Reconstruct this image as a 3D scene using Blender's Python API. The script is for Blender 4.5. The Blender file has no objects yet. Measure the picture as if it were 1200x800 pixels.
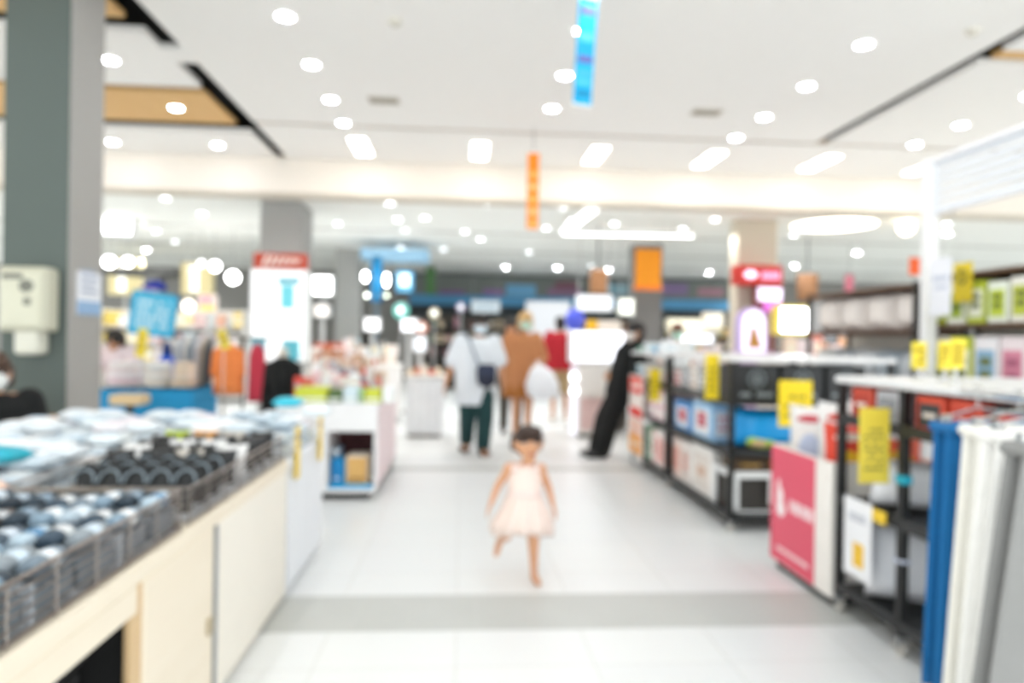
import bpy, bmesh, math, random
from mathutils import Vector, Matrix
rnd = random.Random(11)
sc = bpy.context.scene
COL = sc.collection
PI = math.pi

# ---------------------------------------------------------------- camera
F = 825.0                                   # focal length in pixels of the 1200 x 800 frame
CAM_H = 1.4
CAM_M = Matrix.Rotation(-math.atan(60 / F), 3, 'Z') @ Matrix.Rotation(PI / 2 - 3 / F, 3, 'X') @ Matrix.Rotation(0.0164, 3, 'Z')
cam_data = bpy.data.cameras.new('camera')
cam = bpy.data.objects.new('camera', cam_data)
COL.objects.link(cam)
cam.matrix_world = Matrix.Translation((0, 0, CAM_H)) @ CAM_M.to_4x4()
cam_data.sensor_width = 36.0
cam_data.lens = F * 36.0 / 1200.0
cam_data.clip_start = 0.02
cam_data.clip_end = 200
cam_data.dof.use_dof = True                 # the lens is focused close by, so the whole hall is soft
cam_data.dof.focus_distance = 0.40
cam_data.dof.aperture_fstop = 4.5
sc.camera = cam

# ---------------------------------------------------------------- world, exposure
world = bpy.data.worlds.new('world')
sc.world = world
world.use_nodes = True
wb = world.node_tree.nodes['Background']
wb.inputs[0].default_value = (0.95, 0.985, 1.0, 1)
wb.inputs[1].default_value = 1.45           # the bright rest of the mall, seen by the hall from all sides
sc.view_settings.view_transform = 'Standard'
sc.view_settings.look = 'None'
sc.view_settings.gamma = 1.0
sc.view_settings.use_curve_mapping = False
sc.view_settings.exposure = 0.82
sc.cycles.use_denoising = True
sc.cycles.max_bounces = 7
sc.cycles.diffuse_bounces = 5
sc.cycles.sample_clamp_indirect = 8.0
LAMP = 52.0                                 # strength of the round downlights
PANEL = 9.0                                # strength of the light panels


def ray(px, py):
    return CAM_M @ Vector(((px - 600) / F, -(py - 400) / F, -1.0))


def at(px, py, y):
    d = ray(px, py)
    return d * (y / d.y) + Vector((0, 0, CAM_H))


def onz(px, py, z):
    d = ray(px, py)
    return d * ((z - CAM_H) / d.z) + Vector((0, 0, CAM_H))


def onx(px, py, x):
    d = ray(px, py)
    return d * (x / d.x) + Vector((0, 0, CAM_H))


# ---------------------------------------------------------------- materials
def lin(h):
    if isinstance(h, tuple):
        return h
    h = h.lstrip('#')
    out = []
    for i in (0, 2, 4):
        c = int(h[i:i + 2], 16) / 255
        out.append(c / 12.92 if c <= 0.04045 else ((c + 0.055) / 1.055) ** 2.4)
    return tuple(out)


_mats = {}


def mat(hexc, rough=0.5, metal=0.0, var=0.06, scale=9.0, bump=0.0, alpha=1.0, coat=0.0):
    key = (hexc, rough, metal, var, scale, bump, alpha, coat)
    if key in _mats:
        return _mats[key]
    m = bpy.data.materials.new('paint_' + str(len(_mats)))
    m.use_nodes = True
    nt = m.node_tree
    b = nt.nodes['Principled BSDF']
    c = lin(hexc)
    b.inputs['Roughness'].default_value = rough
    b.inputs['Metallic'].default_value = metal
    b.inputs['Coat Weight'].default_value = coat
    if alpha < 1:
        b.inputs['Alpha'].default_value = alpha
    tc = nt.nodes.new('ShaderNodeTexCoord')
    nz = nt.nodes.new('ShaderNodeTexNoise')
    nz.inputs['Scale'].default_value = scale
    nz.inputs['Detail'].default_value = 2
    nt.links.new(tc.outputs['Object'], nz.inputs['Vector'])
    mx = nt.nodes.new('ShaderNodeMix')
    mx.data_type = 'RGBA'
    mx.inputs[6].default_value = tuple(max(0, x * (1 - var)) for x in c) + (1,)
    mx.inputs[7].default_value = tuple(min(1, x * (1 + var)) for x in c) + (1,)
    nt.links.new(nz.outputs['Fac'], mx.inputs[0])
    nt.links.new(mx.outputs[2], b.inputs['Base Color'])
    if bump:
        bp = nt.nodes.new('ShaderNodeBump')
        bp.inputs['Strength'].default_value = bump
        bp.inputs['Distance'].default_value = 0.01
        nt.links.new(nz.outputs['Fac'], bp.inputs['Height'])
        nt.links.new(bp.outputs['Normal'], b.inputs['Normal'])
    _mats[key] = m
    return m


def emi(hexc, strength):
    key = ('emi', hexc, strength)
    if key in _mats:
        return _mats[key]
    m = bpy.data.materials.new('light_' + str(len(_mats)))
    m.use_nodes = True
    nt = m.node_tree
    b = nt.nodes['Principled BSDF']
    b.inputs['Base Color'].default_value = (0.12, 0.12, 0.12, 1)
    b.inputs['Emission Color'].default_value = lin(hexc) + (1,)
    b.inputs['Emission Strength'].default_value = strength
    _mats[key] = m
    return m


def wood(hexc, dark, scale=3.0, rough=0.45):
    key = ('wood', hexc, dark, scale)
    if key in _mats:
        return _mats[key]
    m = bpy.data.materials.new('wood_' + str(len(_mats)))
    m.use_nodes = True
    nt = m.node_tree
    b = nt.nodes['Principled BSDF']
    b.inputs['Roughness'].default_value = rough
    tc = nt.nodes.new('ShaderNodeTexCoord')
    mp = nt.nodes.new('ShaderNodeMapping')
    mp.inputs['Scale'].default_value = (scale, scale * 0.25, scale * 4)
    nz = nt.nodes.new('ShaderNodeTexNoise')
    nz.inputs['Scale'].default_value = 4
    nz.inputs['Detail'].default_value = 5
    mx = nt.nodes.new('ShaderNodeMix')
    mx.data_type = 'RGBA'
    mx.inputs[6].default_value = lin(dark) + (1,)
    mx.inputs[7].default_value = lin(hexc) + (1,)
    nt.links.new(tc.outputs['Object'], mp.inputs[0])
    nt.links.new(mp.outputs[0], nz.inputs['Vector'])
    nt.links.new(nz.outputs['Fac'], mx.inputs[0])
    nt.links.new(mx.outputs[2], b.inputs['Base Color'])
    _mats[key] = m
    return m


# ---------------------------------------------------------------- mesh builder
class MB:
    def __init__(self):
        self.v = []
        self.f = []

    def box(self, x0, y0, z0, x1, y1, z1, b=0.0, m=None):
        return self.cbox(((x0 + x1) / 2, (y0 + y1) / 2, (z0 + z1) / 2), (x1 - x0, y1 - y0, z1 - z0), b, m)

    def cbox(self, c, s, b=0.0, m=None):
        c = Vector(c)
        h = [abs(x) / 2 for x in s]
        n0 = len(self.v)
        S = [(i, j, k) for i in (-1, 1) for j in (-1, 1) for k in (-1, 1)]

        def put(p):
            p = Vector(p)
            self.v.append(tuple(c + (m @ p if m else p)))
        if b <= 0:
            for s3 in S:
                put((s3[0] * h[0], s3[1] * h[1], s3[2] * h[2]))
            for q in ((0, 1, 3, 2), (4, 6, 7, 5), (0, 4, 5, 1), (2, 3, 7, 6), (0, 2, 6, 4), (1, 5, 7, 3)):
                self.f.append(tuple(n0 + i for i in q))
            return self
        b = min(b, min(h) * 0.95)
        idx = {}
        for s3 in S:
            for a in range(3):
                p = [s3[k] * (h[k] if k == a else h[k] - b) for k in range(3)]
                idx[(s3, a)] = len(self.v)
                put(p)

        def sg(a, va, o, vo, p, vp):
            t = [0, 0, 0]
            t[a], t[o], t[p] = va, vo, vp
            return tuple(t)
        for a in range(3):
            o, p = (a + 1) % 3, (a + 2) % 3
            for va in (-1, 1):
                q = [idx[(sg(a, va, o, i, p, j), a)] for i, j in ((-1, -1), (1, -1), (1, 1), (-1, 1))]
                self.f.append(tuple(q if va > 0 else q[::-1]))
            # edges running along axis a
            for vo in (-1, 1):
                for vp in (-1, 1):
                    A, B = sg(a, -1, o, vo, p, vp), sg(a, 1, o, vo, p, vp)
                    q = [idx[(A, o)], idx[(B, o)], idx[(B, p)], idx[(A, p)]]
                    self.f.append(tuple(q if vo * vp < 0 else q[::-1]))
        for s3 in S:
            q = [idx[(s3, a)] for a in range(3)]
            self.f.append(tuple(q if s3[0] * s3[1] * s3[2] > 0 else q[::-1]))
        return self

    def rings(self, rings, close=True):
        n0 = len(self.v)
        n = len(rings[0])
        for r in rings:
            self.v.extend(tuple(p) for p in r)
        for i in range(len(rings) - 1):
            for j in range(n):
                a, b = n0 + i * n + j, n0 + i * n + (j + 1) % n
                self.f.append((a, b, b + n, a + n))
        if close:
            self.f.append(tuple(n0 + j for j in range(n))[::-1])
            self.f.append(tuple(n0 + (len(rings) - 1) * n + j for j in range(n)))
        return self

    def cyl(self, p, q, r0, r1=None, n=12, close=True):
        p, q = Vector(p), Vector(q)
        r1 = r0 if r1 is None else r1
        d = (q - p).normalized()
        u = d.orthogonal().normalized()
        w = d.cross(u)
        R = lambda c, r: [c + (u * math.cos(2 * PI * k / n) + w * math.sin(2 * PI * k / n)) * r for k in range(n)]
        return self.rings([R(p, r0), R(q, r1)], close)

    def cap(self, p, q, r0, r1=None, n=12):
        """a limb: a cone with round ends"""
        p, q = Vector(p), Vector(q)
        r1 = r0 if r1 is None else r1
        d = q - p
        d = d.normalized() if d.length > 1e-6 else Vector((0, 0, 1))
        u = d.orthogonal().normalized()
        w = d.cross(u)
        out = []
        for c, r, t0, t1 in ((p, r0, -1.5, 0.0), (q, r1, 0.0, 1.5)):
            for k in range(4):
                t = t0 + (t1 - t0) * k / 3
                rr, dz = r * math.cos(t), r * math.sin(t)
                out.append([c + d * dz + (u * math.cos(2 * PI * j / n) + w * math.sin(2 * PI * j / n)) * rr for j in range(n)])
        return self.rings(out)

    def lathe(self, prof, c=(0, 0, 0), n=16, axis='z', ring=False):
        if ring:                            # a hollow ring: close the profile instead of the ends
            prof = list(prof) + [prof[0]]
        c = Vector(c)
        rg = []
        for r, z in prof:
            pts = []
            for k in range(n):
                a = 2 * PI * k / n
                x, y = max(r, 1e-4) * math.cos(a), max(r, 1e-4) * math.sin(a)
                pts.append(c + (Vector((x, y, z)) if axis == 'z' else Vector((z, x, y)) if axis == 'x' else Vector((y, z, x))))
            rg.append(pts)
        return self.rings(rg, not ring)

    def ell(self, c, r, n=14, k=9, m=None):
        c = Vector(c)
        rg = []
        for i in range(k):
            t = -PI / 2 * 0.98 + PI * 0.98 * i / (k - 1)
            ring = []
            for j in range(n):
                a = 2 * PI * j / n
                p = Vector((r[0] * math.cos(t) * math.cos(a), r[1] * math.cos(t) * math.sin(a), r[2] * math.sin(t)))
                ring.append(c + (m @ p if m else p))
            rg.append(ring)
        return self.rings(rg)

    def tube(self, pts, r, n=6):
        for a, b in zip(pts[:-1], pts[1:]):
            self.cyl(a, b, r, r, n)
        return self

    def loft(self, secs, n=20, fold=0.0, nf=9, ph=0.0):
        """stacked ovals: (z, rx, ry, cx, cy)"""
        rg = []
        for i, (z, rx, ry, cx, cy) in enumerate(secs):
            g = fold * (1 - i / max(1, len(secs) - 1)) if fold else 0
            rg.append([Vector((cx + rx * (1 + g * math.sin(nf * 2 * PI * j / n + ph)) * math.cos(2 * PI * j / n),
                               cy + ry * (1 + g * math.sin(nf * 2 * PI * j / n + ph)) * math.sin(2 * PI * j / n), z)) for j in range(n)])
        return self.rings(rg)

    def torus(self, c, R, r, n=32, k=8):
        c = Vector(c)
        n0 = len(self.v)
        for i in range(n):
            a = 2 * PI * i / n
            for j in range(k):
                b = 2 * PI * j / k
                self.v.append(tuple(c + Vector(((R + r * math.cos(b)) * math.cos(a), (R + r * math.cos(b)) * math.sin(a), r * math.sin(b)))))
        for i in range(n):
            for j in range(k):
                self.f.append((n0 + i * k + j, n0 + ((i + 1) % n) * k + j, n0 + ((i + 1) % n) * k + (j + 1) % k, n0 + i * k + (j + 1) % k))
        return self

    def pillow(self, w, h, t, n=10):
        """soft cushion lying in the local XZ plane, thick along Y"""
        fr, bk = [], []
        for i in range(n + 1):
            u = -1 + 2 * i / n
            for j in range(n + 1):
                v = -1 + 2 * j / n
                k = ((1 - u ** 4) * (1 - v ** 4)) ** 0.6
                pu = 1 - 0.08 * (1 - v * v) * abs(u) ** 3
                pv = 1 - 0.08 * (1 - u * u) * abs(v) ** 3
                x, z = u * pu * w / 2, v * pv * h / 2
                fr.append((x, -t / 2 * k - 0.002, z))
                bk.append((x, t / 2 * k + 0.002, z))
        n0 = len(self.v)
        N = n + 1
        self.v += fr + bk
        for i in range(n):
            for j in range(n):
                a = n0 + i * N + j
                self.f.append((a, a + N, a + N + 1, a + 1))
                b = a + N * N
                self.f.append((b, b + 1, b + N + 1, b + N))
        ed = [(i, 0) for i in range(n)] + [(n, j) for j in range(n)] + [(i, n) for i in range(n, 0, -1)] + [(0, j) for j in range(n, 0, -1)]
        for p, q in zip(ed, ed[1:] + ed[:1]):
            a, b = n0 + p[0] * N + p[1], n0 + q[0] * N + q[1]
            self.f.append((a, b, b + N * N, a + N * N))
        return self

    def move(self, d):
        self.v = [(a + d[0], b + d[1], c + d[2]) for a, b, c in self.v]
        return self

    def xf(self, M):
        self.v = [tuple(M @ Vector(p)) for p in self.v]
        return self

    def mesh(self, name, smooth=False):
        me = bpy.data.meshes.new(name)
        me.from_pydata([tuple(p) for p in self.v], [], self.f)
        bm = bmesh.new()
        bm.from_mesh(me)
        bmesh.ops.recalc_face_normals(bm, faces=bm.faces)
        bm.to_mesh(me)
        bm.free()
        if smooth:
            me.polygons.foreach_set('use_smooth', [True] * len(me.polygons))
        return me


def obj(name, me, m=None, parent=None, loc=None, rot=None):
    if isinstance(me, MB):
        me = me.mesh(name)
    if m is not None and not me.materials:
        me.materials.append(m)
    o = bpy.data.objects.new(name, me)
    COL.objects.link(o)
    if parent is not None:
        o.parent = parent
    if loc is not None:
        o.location = loc
    if rot is not None:
        o.rotation_euler = rot
    return o


def tag(o, label, cat, group=None, kind=None):
    o['label'] = label
    o['category'] = cat
    if group:
        o['group'] = group
    if kind:
        o['kind'] = kind
    return o


def thing(name, label, cat, loc=(0, 0, 0), rotz=0.0, group=None):
    o = bpy.data.objects.new(name, None)
    COL.objects.link(o)
    o.empty_display_size = 0.1
    o.location = loc
    o.rotation_euler = (0, 0, rotz)
    return tag(o, label, cat, group)


def part(name, mb, m, parent, label=None, smooth=False, world=True):
    """a part under its thing; world=True: the shape was given in world coordinates"""
    if isinstance(mb, MB):
        if world:
            p, off = parent, Vector((0, 0, 0))
            while p is not None:
                off += Vector(p.location)
                p = p.parent
            mb.move(-off)
        mb = mb.mesh(name, smooth)
    o = obj(name, mb, m, parent)
    if label:
        o['label'] = label
    return o


def solo(name, mb, m, label, cat, group=None, smooth=False):
    """a thing that is one mesh; its origin goes to the middle of its foot"""
    lo = [min(p[i] for p in mb.v) for i in range(3)]
    hi = [max(p[i] for p in mb.v) for i in range(3)]
    c = ((lo[0] + hi[0]) / 2, (lo[1] + hi[1]) / 2, lo[2])
    mb.move((-c[0], -c[1], -c[2]))
    return tag(obj(name, mb.mesh(name, smooth), m, None, c), label, cat, group)


def struct(name, mb, m, parent=None):
    o = obj(name, mb, m, parent)
    if parent is None:
        o['kind'] = 'structure'
    return o


def dup(root, loc, rotz=None, label=None, group=None):
    r = root.copy()
    COL.objects.link(r)
    r.location = loc
    if rotz is not None:
        r.rotation_euler = (0, 0, rotz)
    if label:
        r['label'] = label
    if group:
        r['group'] = group
    for ch in list(root.children):
        c = ch.copy()
        COL.objects.link(c)
        c.parent = r
        for g in ch.children:
            d = g.copy()
            COL.objects.link(d)
            d.parent = c
    return r


def blob(name, mb, m, parent, vox, smooth=6, label=None):
    """one continuous skin grown over overlapping shapes"""
    me = mb.mesh(name)
    o = bpy.data.objects.new(name, me)
    COL.objects.link(o)
    md = o.modifiers.new('skin', 'REMESH')
    md.mode = 'VOXEL'
    md.voxel_size = vox
    sm = o.modifiers.new('soft', 'SMOOTH')
    sm.factor = 0.5
    sm.iterations = smooth
    bpy.context.view_layer.update()
    dg = bpy.context.evaluated_depsgraph_get()
    new = bpy.data.meshes.new_from_object(o.evaluated_get(dg))
    o.modifiers.clear()
    o.data = new
    bpy.data.meshes.remove(me)
    new.name = name
    new.materials.clear()
    new.materials.append(m)
    new.polygons.foreach_set('use_smooth', [True] * len(new.polygons))
    o.parent = parent
    if label:
        o['label'] = label
    return o


WHITE = mat('#f4f2ee', 0.55, 0, 0.02)
BLACKM = mat('#0e1011', 0.45, 0, 0.1)
CHROME = mat('#c9c9c8', 0.22, 1.0, 0.03)
DARKVOID = mat('#0e0f0f', 0.9, 0, 0.05)
ORD = ['first', 'second', 'third', 'fourth', 'fifth', 'sixth', 'seventh', 'eighth', 'ninth', 'tenth', 'eleventh', 'twelfth']
NUM = ['thirteenth', 'fourteenth', 'fifteenth', 'sixteenth', 'seventeenth', 'eighteenth', 'nineteenth', 'twentieth', 'twenty-first', 'twenty-second', 'twenty-third', 'twenty-fourth', 'twenty-fifth', 'twenty-sixth', 'twenty-seventh', 'twenty-eighth', 'twenty-ninth', 'thirtieth', 'thirty-first', 'thirty-second']
NTH = ORD + NUM


def colour_word(h):
    import colorsys
    h = h.lstrip('#')
    r, g, b = (int(h[i:i + 2], 16) / 255 for i in (0, 2, 4))
    hu, l, s = colorsys.rgb_to_hls(r, g, b)
    hu *= 360
    if l < .14:
        return 'black'
    if s < .13 or (l > .9 and s < .35):
        return 'white' if l > .9 else 'pale grey' if l > .72 else 'grey' if l > .4 else 'dark grey'
    n = 'red' if hu < 14 or hu > 345 else 'orange' if hu < 28 else 'tan' if hu < 42 and s < .75 else 'yellow' if hu < 66 else 'green' if hu < 165 else 'teal' if hu < 195 else 'blue' if hu < 250 else 'purple' if hu < 300 else 'pink'
    if l > .74:
        n = {'red': 'pink', 'orange': 'peach', 'tan': 'cream', 'yellow': 'pale yellow'}.get(n, 'pale ' + n)
    elif l < .36:
        n = {'orange': 'brown', 'tan': 'brown', 'yellow': 'olive'}.get(n, 'dark ' + n)
    return n


def bars(mb, x0, z0, x1, z1, y, rows, r, t=0.003, fill=0.6):
    """lines of small printed strokes on a face that looks down -Y"""
    hgt = (z1 - z0) / rows
    for i in range(rows):
        zc = z0 + hgt * (i + 0.5)
        x = x0
        while x < x1 - 0.01:
            w = min(hgt * r.uniform(0.4, 0.9), x1 - x)
            if r.random() < 0.9:
                mb.box(x, y - t, zc - hgt * fill / 2, x + w * 0.75, y, zc + hgt * fill / 2)
            x += w
    return mb
# ================================================================ THE HALL
def floor_material():
    m = bpy.data.materials.new('floor_tiles')
    m.use_nodes = True
    nt = m.node_tree
    b = nt.nodes['Principled BSDF']
    b.inputs['Roughness'].default_value = 0.34
    tc = nt.nodes.new('ShaderNodeTexCoord')
    br = nt.nodes.new('ShaderNodeTexBrick')
    br.offset = 0
    br.inputs['Scale'].default_value = 1.0
    br.inputs['Brick Width'].default_value = 0.6
    br.inputs['Row Height'].default_value = 0.6
    br.inputs['Mortar Size'].default_value = 0.003
    br.inputs['Color1'].default_value = lin('#e8eaea') + (1,)
    br.inputs['Color2'].default_value = lin('#ebedec') + (1,)
    br.inputs['Mortar'].default_value = lin('#d8d8d4') + (1,)
    nt.links.new(tc.outputs['Object'], br.inputs['Vector'])
    nt.links.new(br.outputs['Color'], b.inputs['Base Color'])
    return m


fl = struct('floor', MB().box(-16, -4, -0.1, 20, 24, 0), floor_material())
grey_tile = mat('#c3c5c1', 0.42, 0, 0.05, 3)
tm = MB().box(0.0006, 0.003, 0, 0.5994, 0.47, 0.002).mesh('tile')
tm.materials.append(grey_tile)
for yy in (3.37, 7.45, 11.5):
    for i in range(-8, 14):
        t = obj('tile', tm, None, fl, (i * 0.6 + 0.1, yy, 0.0))
        if yy > 7:
            t.scale = (1, 0.45, 1)

CEIL = mat('#f3f1ed', 0.8, 0, 0.015)
TAN = wood('#e3b97c', '#d8aa68', 1.0, 0.6)
ce = struct('ceiling', MB().box(-2.57, -3, 4.0, 4.53, 8.82, 4.06), CEIL)
for n, b in (('ceiling_panel', (-2.57, 8.95, 4.0, 16, 10.6, 4.06)), ('ceiling_panel', (-14, 9.33, 4.0, -2.74, 10.6, 4.06)),
             ('ceiling_panel', (-14, 6.33, 4.0, -2.78, 7.68, 4.06)), ('ceiling_panel', (-14, -3, 4.0, -2.78, 4.6, 4.06)),
             ('ceiling_panel', (4.70, 6.16, 4.0, 16, 8.82, 4.06)), ('ceiling_panel', (4.70, -3, 4.0, 16, 5.86, 4.06)),
             ('slot_bridge', (-2.80, 6.66, 3.995, -2.56, 6.98, 4.05))):
    struct(n, MB().box(*b), CEIL, ce)
for b in ((-14, 7.98, 4.05, -2.86, 9.12, 4.10), (-14, 4.75, 4.05, -2.86, 6.16, 4.10), (4.78, 5.93, 4.03, 16, 6.10, 4.08)):
    struct('timber_panel', MB().box(*b), TAN, ce)
struct('shadow_gap', MB().box(-2.57, 8.82, 4.025, 16, 8.95, 4.06), mat('#b9aa97', 0.8), ce)
struct('ceiling_void', MB().box(-14, -3, 4.35, 16, 11.0, 4.4), DARKVOID, ce)
struct('ceiling_void', MB().box(-14, 10.96, 4.0, 16, 11.0, 4.4), DARKVOID, ce)

FASCIA = mat('#f4ece1', 0.7, 0, 0.02)
bm_ = struct('beam', MB().box(-16, 10.6, 3.48, 20, 10.95, 4.06, 0.01), FASCIA)
struct('beam_lip', MB().box(-16, 10.57, 3.46, 20, 10.95, 3.50), mat('#cfc7b8', 0.6), bm_)
ce2 = struct('ceiling_far', MB().box(-16, 10.95, 3.5, 20, 24, 3.56), mat('#f0f1ec', 0.85, 0, 0.02))
for yy in (14.0, 17.0, 20.0):
    struct('shadow_gap', MB().box(-16, yy, 3.492, 20, yy + 0.08, 3.5), mat('#a8a59c', 0.8), ce2)
wf = struct('wall_far', MB().box(-16, 23.0, 0, 20, 23.3, 3.5), mat('#8c8a86', 0.8))

# columns
COLG = mat('#82867f', 0.7, 0, 0.04, 2)


def column(name, x0, x1, y0, y1, z1, m, extra=None):
    o = struct(name, MB().box(x0, y0, 0, x1, y1, z1, 0.012), m)
    struct('plinth', MB().box(x0 - 0.015, y0 - 0.015, 0, x1 + 0.015, y1 + 0.015, 0.12), mat('#4b4d4c', 0.6), o)
    return o


KY = 5.15                                   # the grey column beside the counter
KX0, KX1 = at(2, 250, KY).x, at(82, 250, KY).x
KB = onx(121, 250, KX1).y
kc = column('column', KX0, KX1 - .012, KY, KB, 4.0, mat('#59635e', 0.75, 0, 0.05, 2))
struct('lit_side_panel', MB().box(KX1 - .012, KY + .004, 0.12, KX1, KB - .004, 4.0, .003), mat('#a09e99', 0.7, 0, 0.04, 2), kc)  # paler aisle side: the light falling there is put into its colour
x0, x1 = at(304, 300, 11.2).x, at(352, 300, 11.2).x
column('column', x0, x1, 11.2, onx(366, 300, x1).y, 3.5, mat('#a3a3a0', 0.8, 0, 0.03, 2))
x0, x1 = at(864, 300, 11.6).x, at(911, 300, 11.6).x
column('column', x0, x1, 11.6, onx(855, 300, x0).y, 3.5, mat('#c9bfac', 0.8, 0, 0.03, 2))
column('column', *(at(394, 300, 17.0).x, at(421, 300, 17.0).x), 17.0, 17.6, 3.5, mat('#a6a6a2', 0.8))
column('column', *(at(744, 350, 15.0).x, at(776, 350, 15.0).x), 15.0, 15.6, 3.5, mat('#7d7b7a', 0.8))
cap = column('column', *(at(168, 320, 17.0).x, at(186, 320, 17.0).x), 17.0, 17.5, 2.75, mat('#8b8b89', 0.8))
a, b = at(122, 296, 17.0), at(196, 302, 17.0)
struct('column_cap', MB().box(a.x, 16.9, 2.75, b.x, 17.7, 2.9), mat('#5f5f5d', 0.8), cap)

# ================================================================ LIGHTS
lens_me = MB().lathe([(0.0, -0.002), (0.066, -0.002), (0.066, 0.004), (0.0, 0.004)], n=20).mesh('lens')
lens_me.materials.append(emi('#f6f9ff', LAMP))
far_lens = MB().lathe([(0.0, -0.002), (0.066, -0.002), (0.066, 0.004), (0.0, 0.004)], n=20).mesh('lens')
far_lens.materials.append(emi('#f4f9ff', LAMP * 0.13))
bay_lens = MB().lathe([(0.0, -0.002), (0.066, -0.002), (0.066, 0.004), (0.0, 0.004)], n=20).mesh('lens')
bay_lens.materials.append(emi('#f4f9ff', LAMP * 1.5))
ring_me = MB().lathe([(0.067, -0.004), (0.088, -0.006), (0.094, 0.0), (0.067, 0.0)], n=20, ring=True)
ring_me = ring_me.mesh('trim_ring')
ring_me.materials.append(mat('#f7f6f3', 0.4))


def downlight(x, y, z, label, group):
    t = thing('downlight', label, 'light', (x, y, z - 0.004), 0, group)
    obj('trim_ring', ring_me, None, t)
    obj('lens', lens_me, None, t)
    return t


rows = [(-3.38, 'beyond the dark ceiling slot'), (-1.47, 'over the packet counter'), (0.98, 'over the aisle and cloth banner'),
        (3.44, 'over the black racks'), (5.82, 'above the louvred screen')]
for x, where in rows:
    ys = [8.72 if x > -3 else 9.97] + [7.88, 6.88, 5.87, 4.87, 3.87, 2.87, 1.87, 0.87, -0.13, -1.13]
    if x < -3:
        ys = [9.97, 8.55, 6.99, 5.3, 3.9, 2.5, 1.1, -0.3]
    if x == 0.98:
        ys = ys[1:]
    for i, y in enumerate(ys):
        z = 4.05 if (x < -3 and (7.98 < y < 9.12 or 4.75 < y < 6.16)) else 4.0
        downlight(x, y, z, 'round downlight, %s from the beam in the row %s' % (ORD[min(i, 11)], where), 'round downlights in the main ceiling')
downlight(-4.78, 9.99, 4.0, 'round downlight deepest into the bay behind the grey column', 'round downlights in the main ceiling')

for i, px in enumerate(((423, 170), (562, 174), (697, 179), (830, 184), (958, 190), (1072, 197))):
    x = -1.4 + 1.62 * i
    t = thing('panel_light', 'white light panel before the beam, %s from the dark slot' % ORD[i], 'light', (x, 9.75, 4.0), 0, 'light panels along the beam')
    part('frame', MB().box(x - 0.14, 9.30, 3.985, x + 0.14, 10.20, 4.0, 0.004), mat('#f2f0ec', 0.5), t)
    part('diffuser', MB().box(x - 0.105, 9.34, 3.98, x + 0.105, 10.16, 3.986), emi('#fffaf0', PANEL), t)

def down_spot(t, watts):
    """the narrow beam of a deep-set downlight: bright on the floor, dim from the side"""
    l = bpy.data.lights.new('beam', 'SPOT')
    l.energy = watts
    l.spot_size = 2.1
    l.spot_blend = 0.35
    l.shadow_soft_size = 0.06
    l.color = (0.97, 0.985, 1.0)
    o = bpy.data.objects.new('beam', l)
    COL.objects.link(o)
    o.parent = t
    o.location = (0, 0, -0.012)


far_px = [(194, 232), (237, 250), (168, 262), (183, 271), (205, 283), (457, 238), (466, 257), (475, 270), (498, 255), (545, 271), (571, 240), (660, 243),
          (640, 267), (838, 257), (563, 280), (470, 290), (620, 295), (720, 262), (930, 275), (1110, 262), (593, 313), (653, 314), (693, 311), (713, 316), (831, 319), (800, 268), (520, 292), (396, 262)]
fl2 = []


def far_label(i):
    return 'small round downlight in the lower far ceiling, number %s counted outward from the beam' % (ORD[i] if i < 12 else NUM[i - 12])


for i, (px, py) in enumerate(far_px):
    p = onz(px, py, 3.5)
    fl2.append((p.x, p.y))
fl2.sort(key=lambda p: p[1])
for i, (x, y) in enumerate(fl2):
    if y > 22.9:
        y = 22.6
    t = thing('downlight', far_label(i), 'light', (x, y, 3.496), 0, 'round downlights in the lower far ceiling')
    obj('trim_ring', ring_me, None, t)
    obj('lens', bay_lens if y > 20.5 else far_lens, None, t)
    down_spot(t, 44)
# unseen side downlights, added to brighten the far hall
k = 0
for x in (-8, 9):
    for y in (12.5, 15.5, 18.5, 21.5):
        t = thing('downlight', 'small round added downlight in the %s row of the %s side bay behind the beam' % (ORD[k % 4], 'dispenser column' if x < 0 else 'pillow shelf'), 'light', (x, y, 3.496), 0, 'round downlights in the lower far ceiling')
        k += 1
        obj('trim_ring', ring_me, None, t)
        obj('lens', bay_lens, None, t)
        down_spot(t, 56)

# square frame of linear lamps, glowing discs and rings of the far cafe
a, b, c = onz(660, 274, 3.25), onz(694, 246, 3.25), onz(812, 277, 3.25)
for (p, q, lab) in ((a + (b - a) * .08, b, 'white linear lamp running along the aisle behind the orange tag sign'), (a, c, 'white linear lamp running across the aisle above the orange square sign')):
    t = thing('linear_light', lab, 'light', ((p.x + q.x) / 2, (p.y + q.y) / 2, 3.25))
    p, q = Vector((p.x, p.y, 3.25)), Vector((q.x, q.y, 3.25))
    d = (q - p).normalized()
    n = Vector((-d.y, d.x, 0)) * 0.10
    mb = MB()
    mb.rings([[p - n + Vector((0, 0, 0.0)), p + n, p + n + Vector((0, 0, .06)), p - n + Vector((0, 0, .06))], [q - n, q + n, q + n + Vector((0, 0, .06)), q - n + Vector((0, 0, .06))]])
    part('housing', mb, mat('#eeeeec', .5), t)
    n = n * 0.8
    mb = MB()
    z = Vector((0, 0, -.006))
    mb.rings([[p - n + z, p + n + z, p + n, p - n], [q - n + z, q + n + z, q + n, q - n]])
    part('diffuser', mb, emi('#ffffff', 3.0), t)
    for e in (p.lerp(q, .15), p.lerp(q, .85)):
        part('cord', MB().cyl(e + Vector((0, 0, .05)), e + Vector((0, 0, 0.25)), .006, n=6), CHROME, t)
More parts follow.
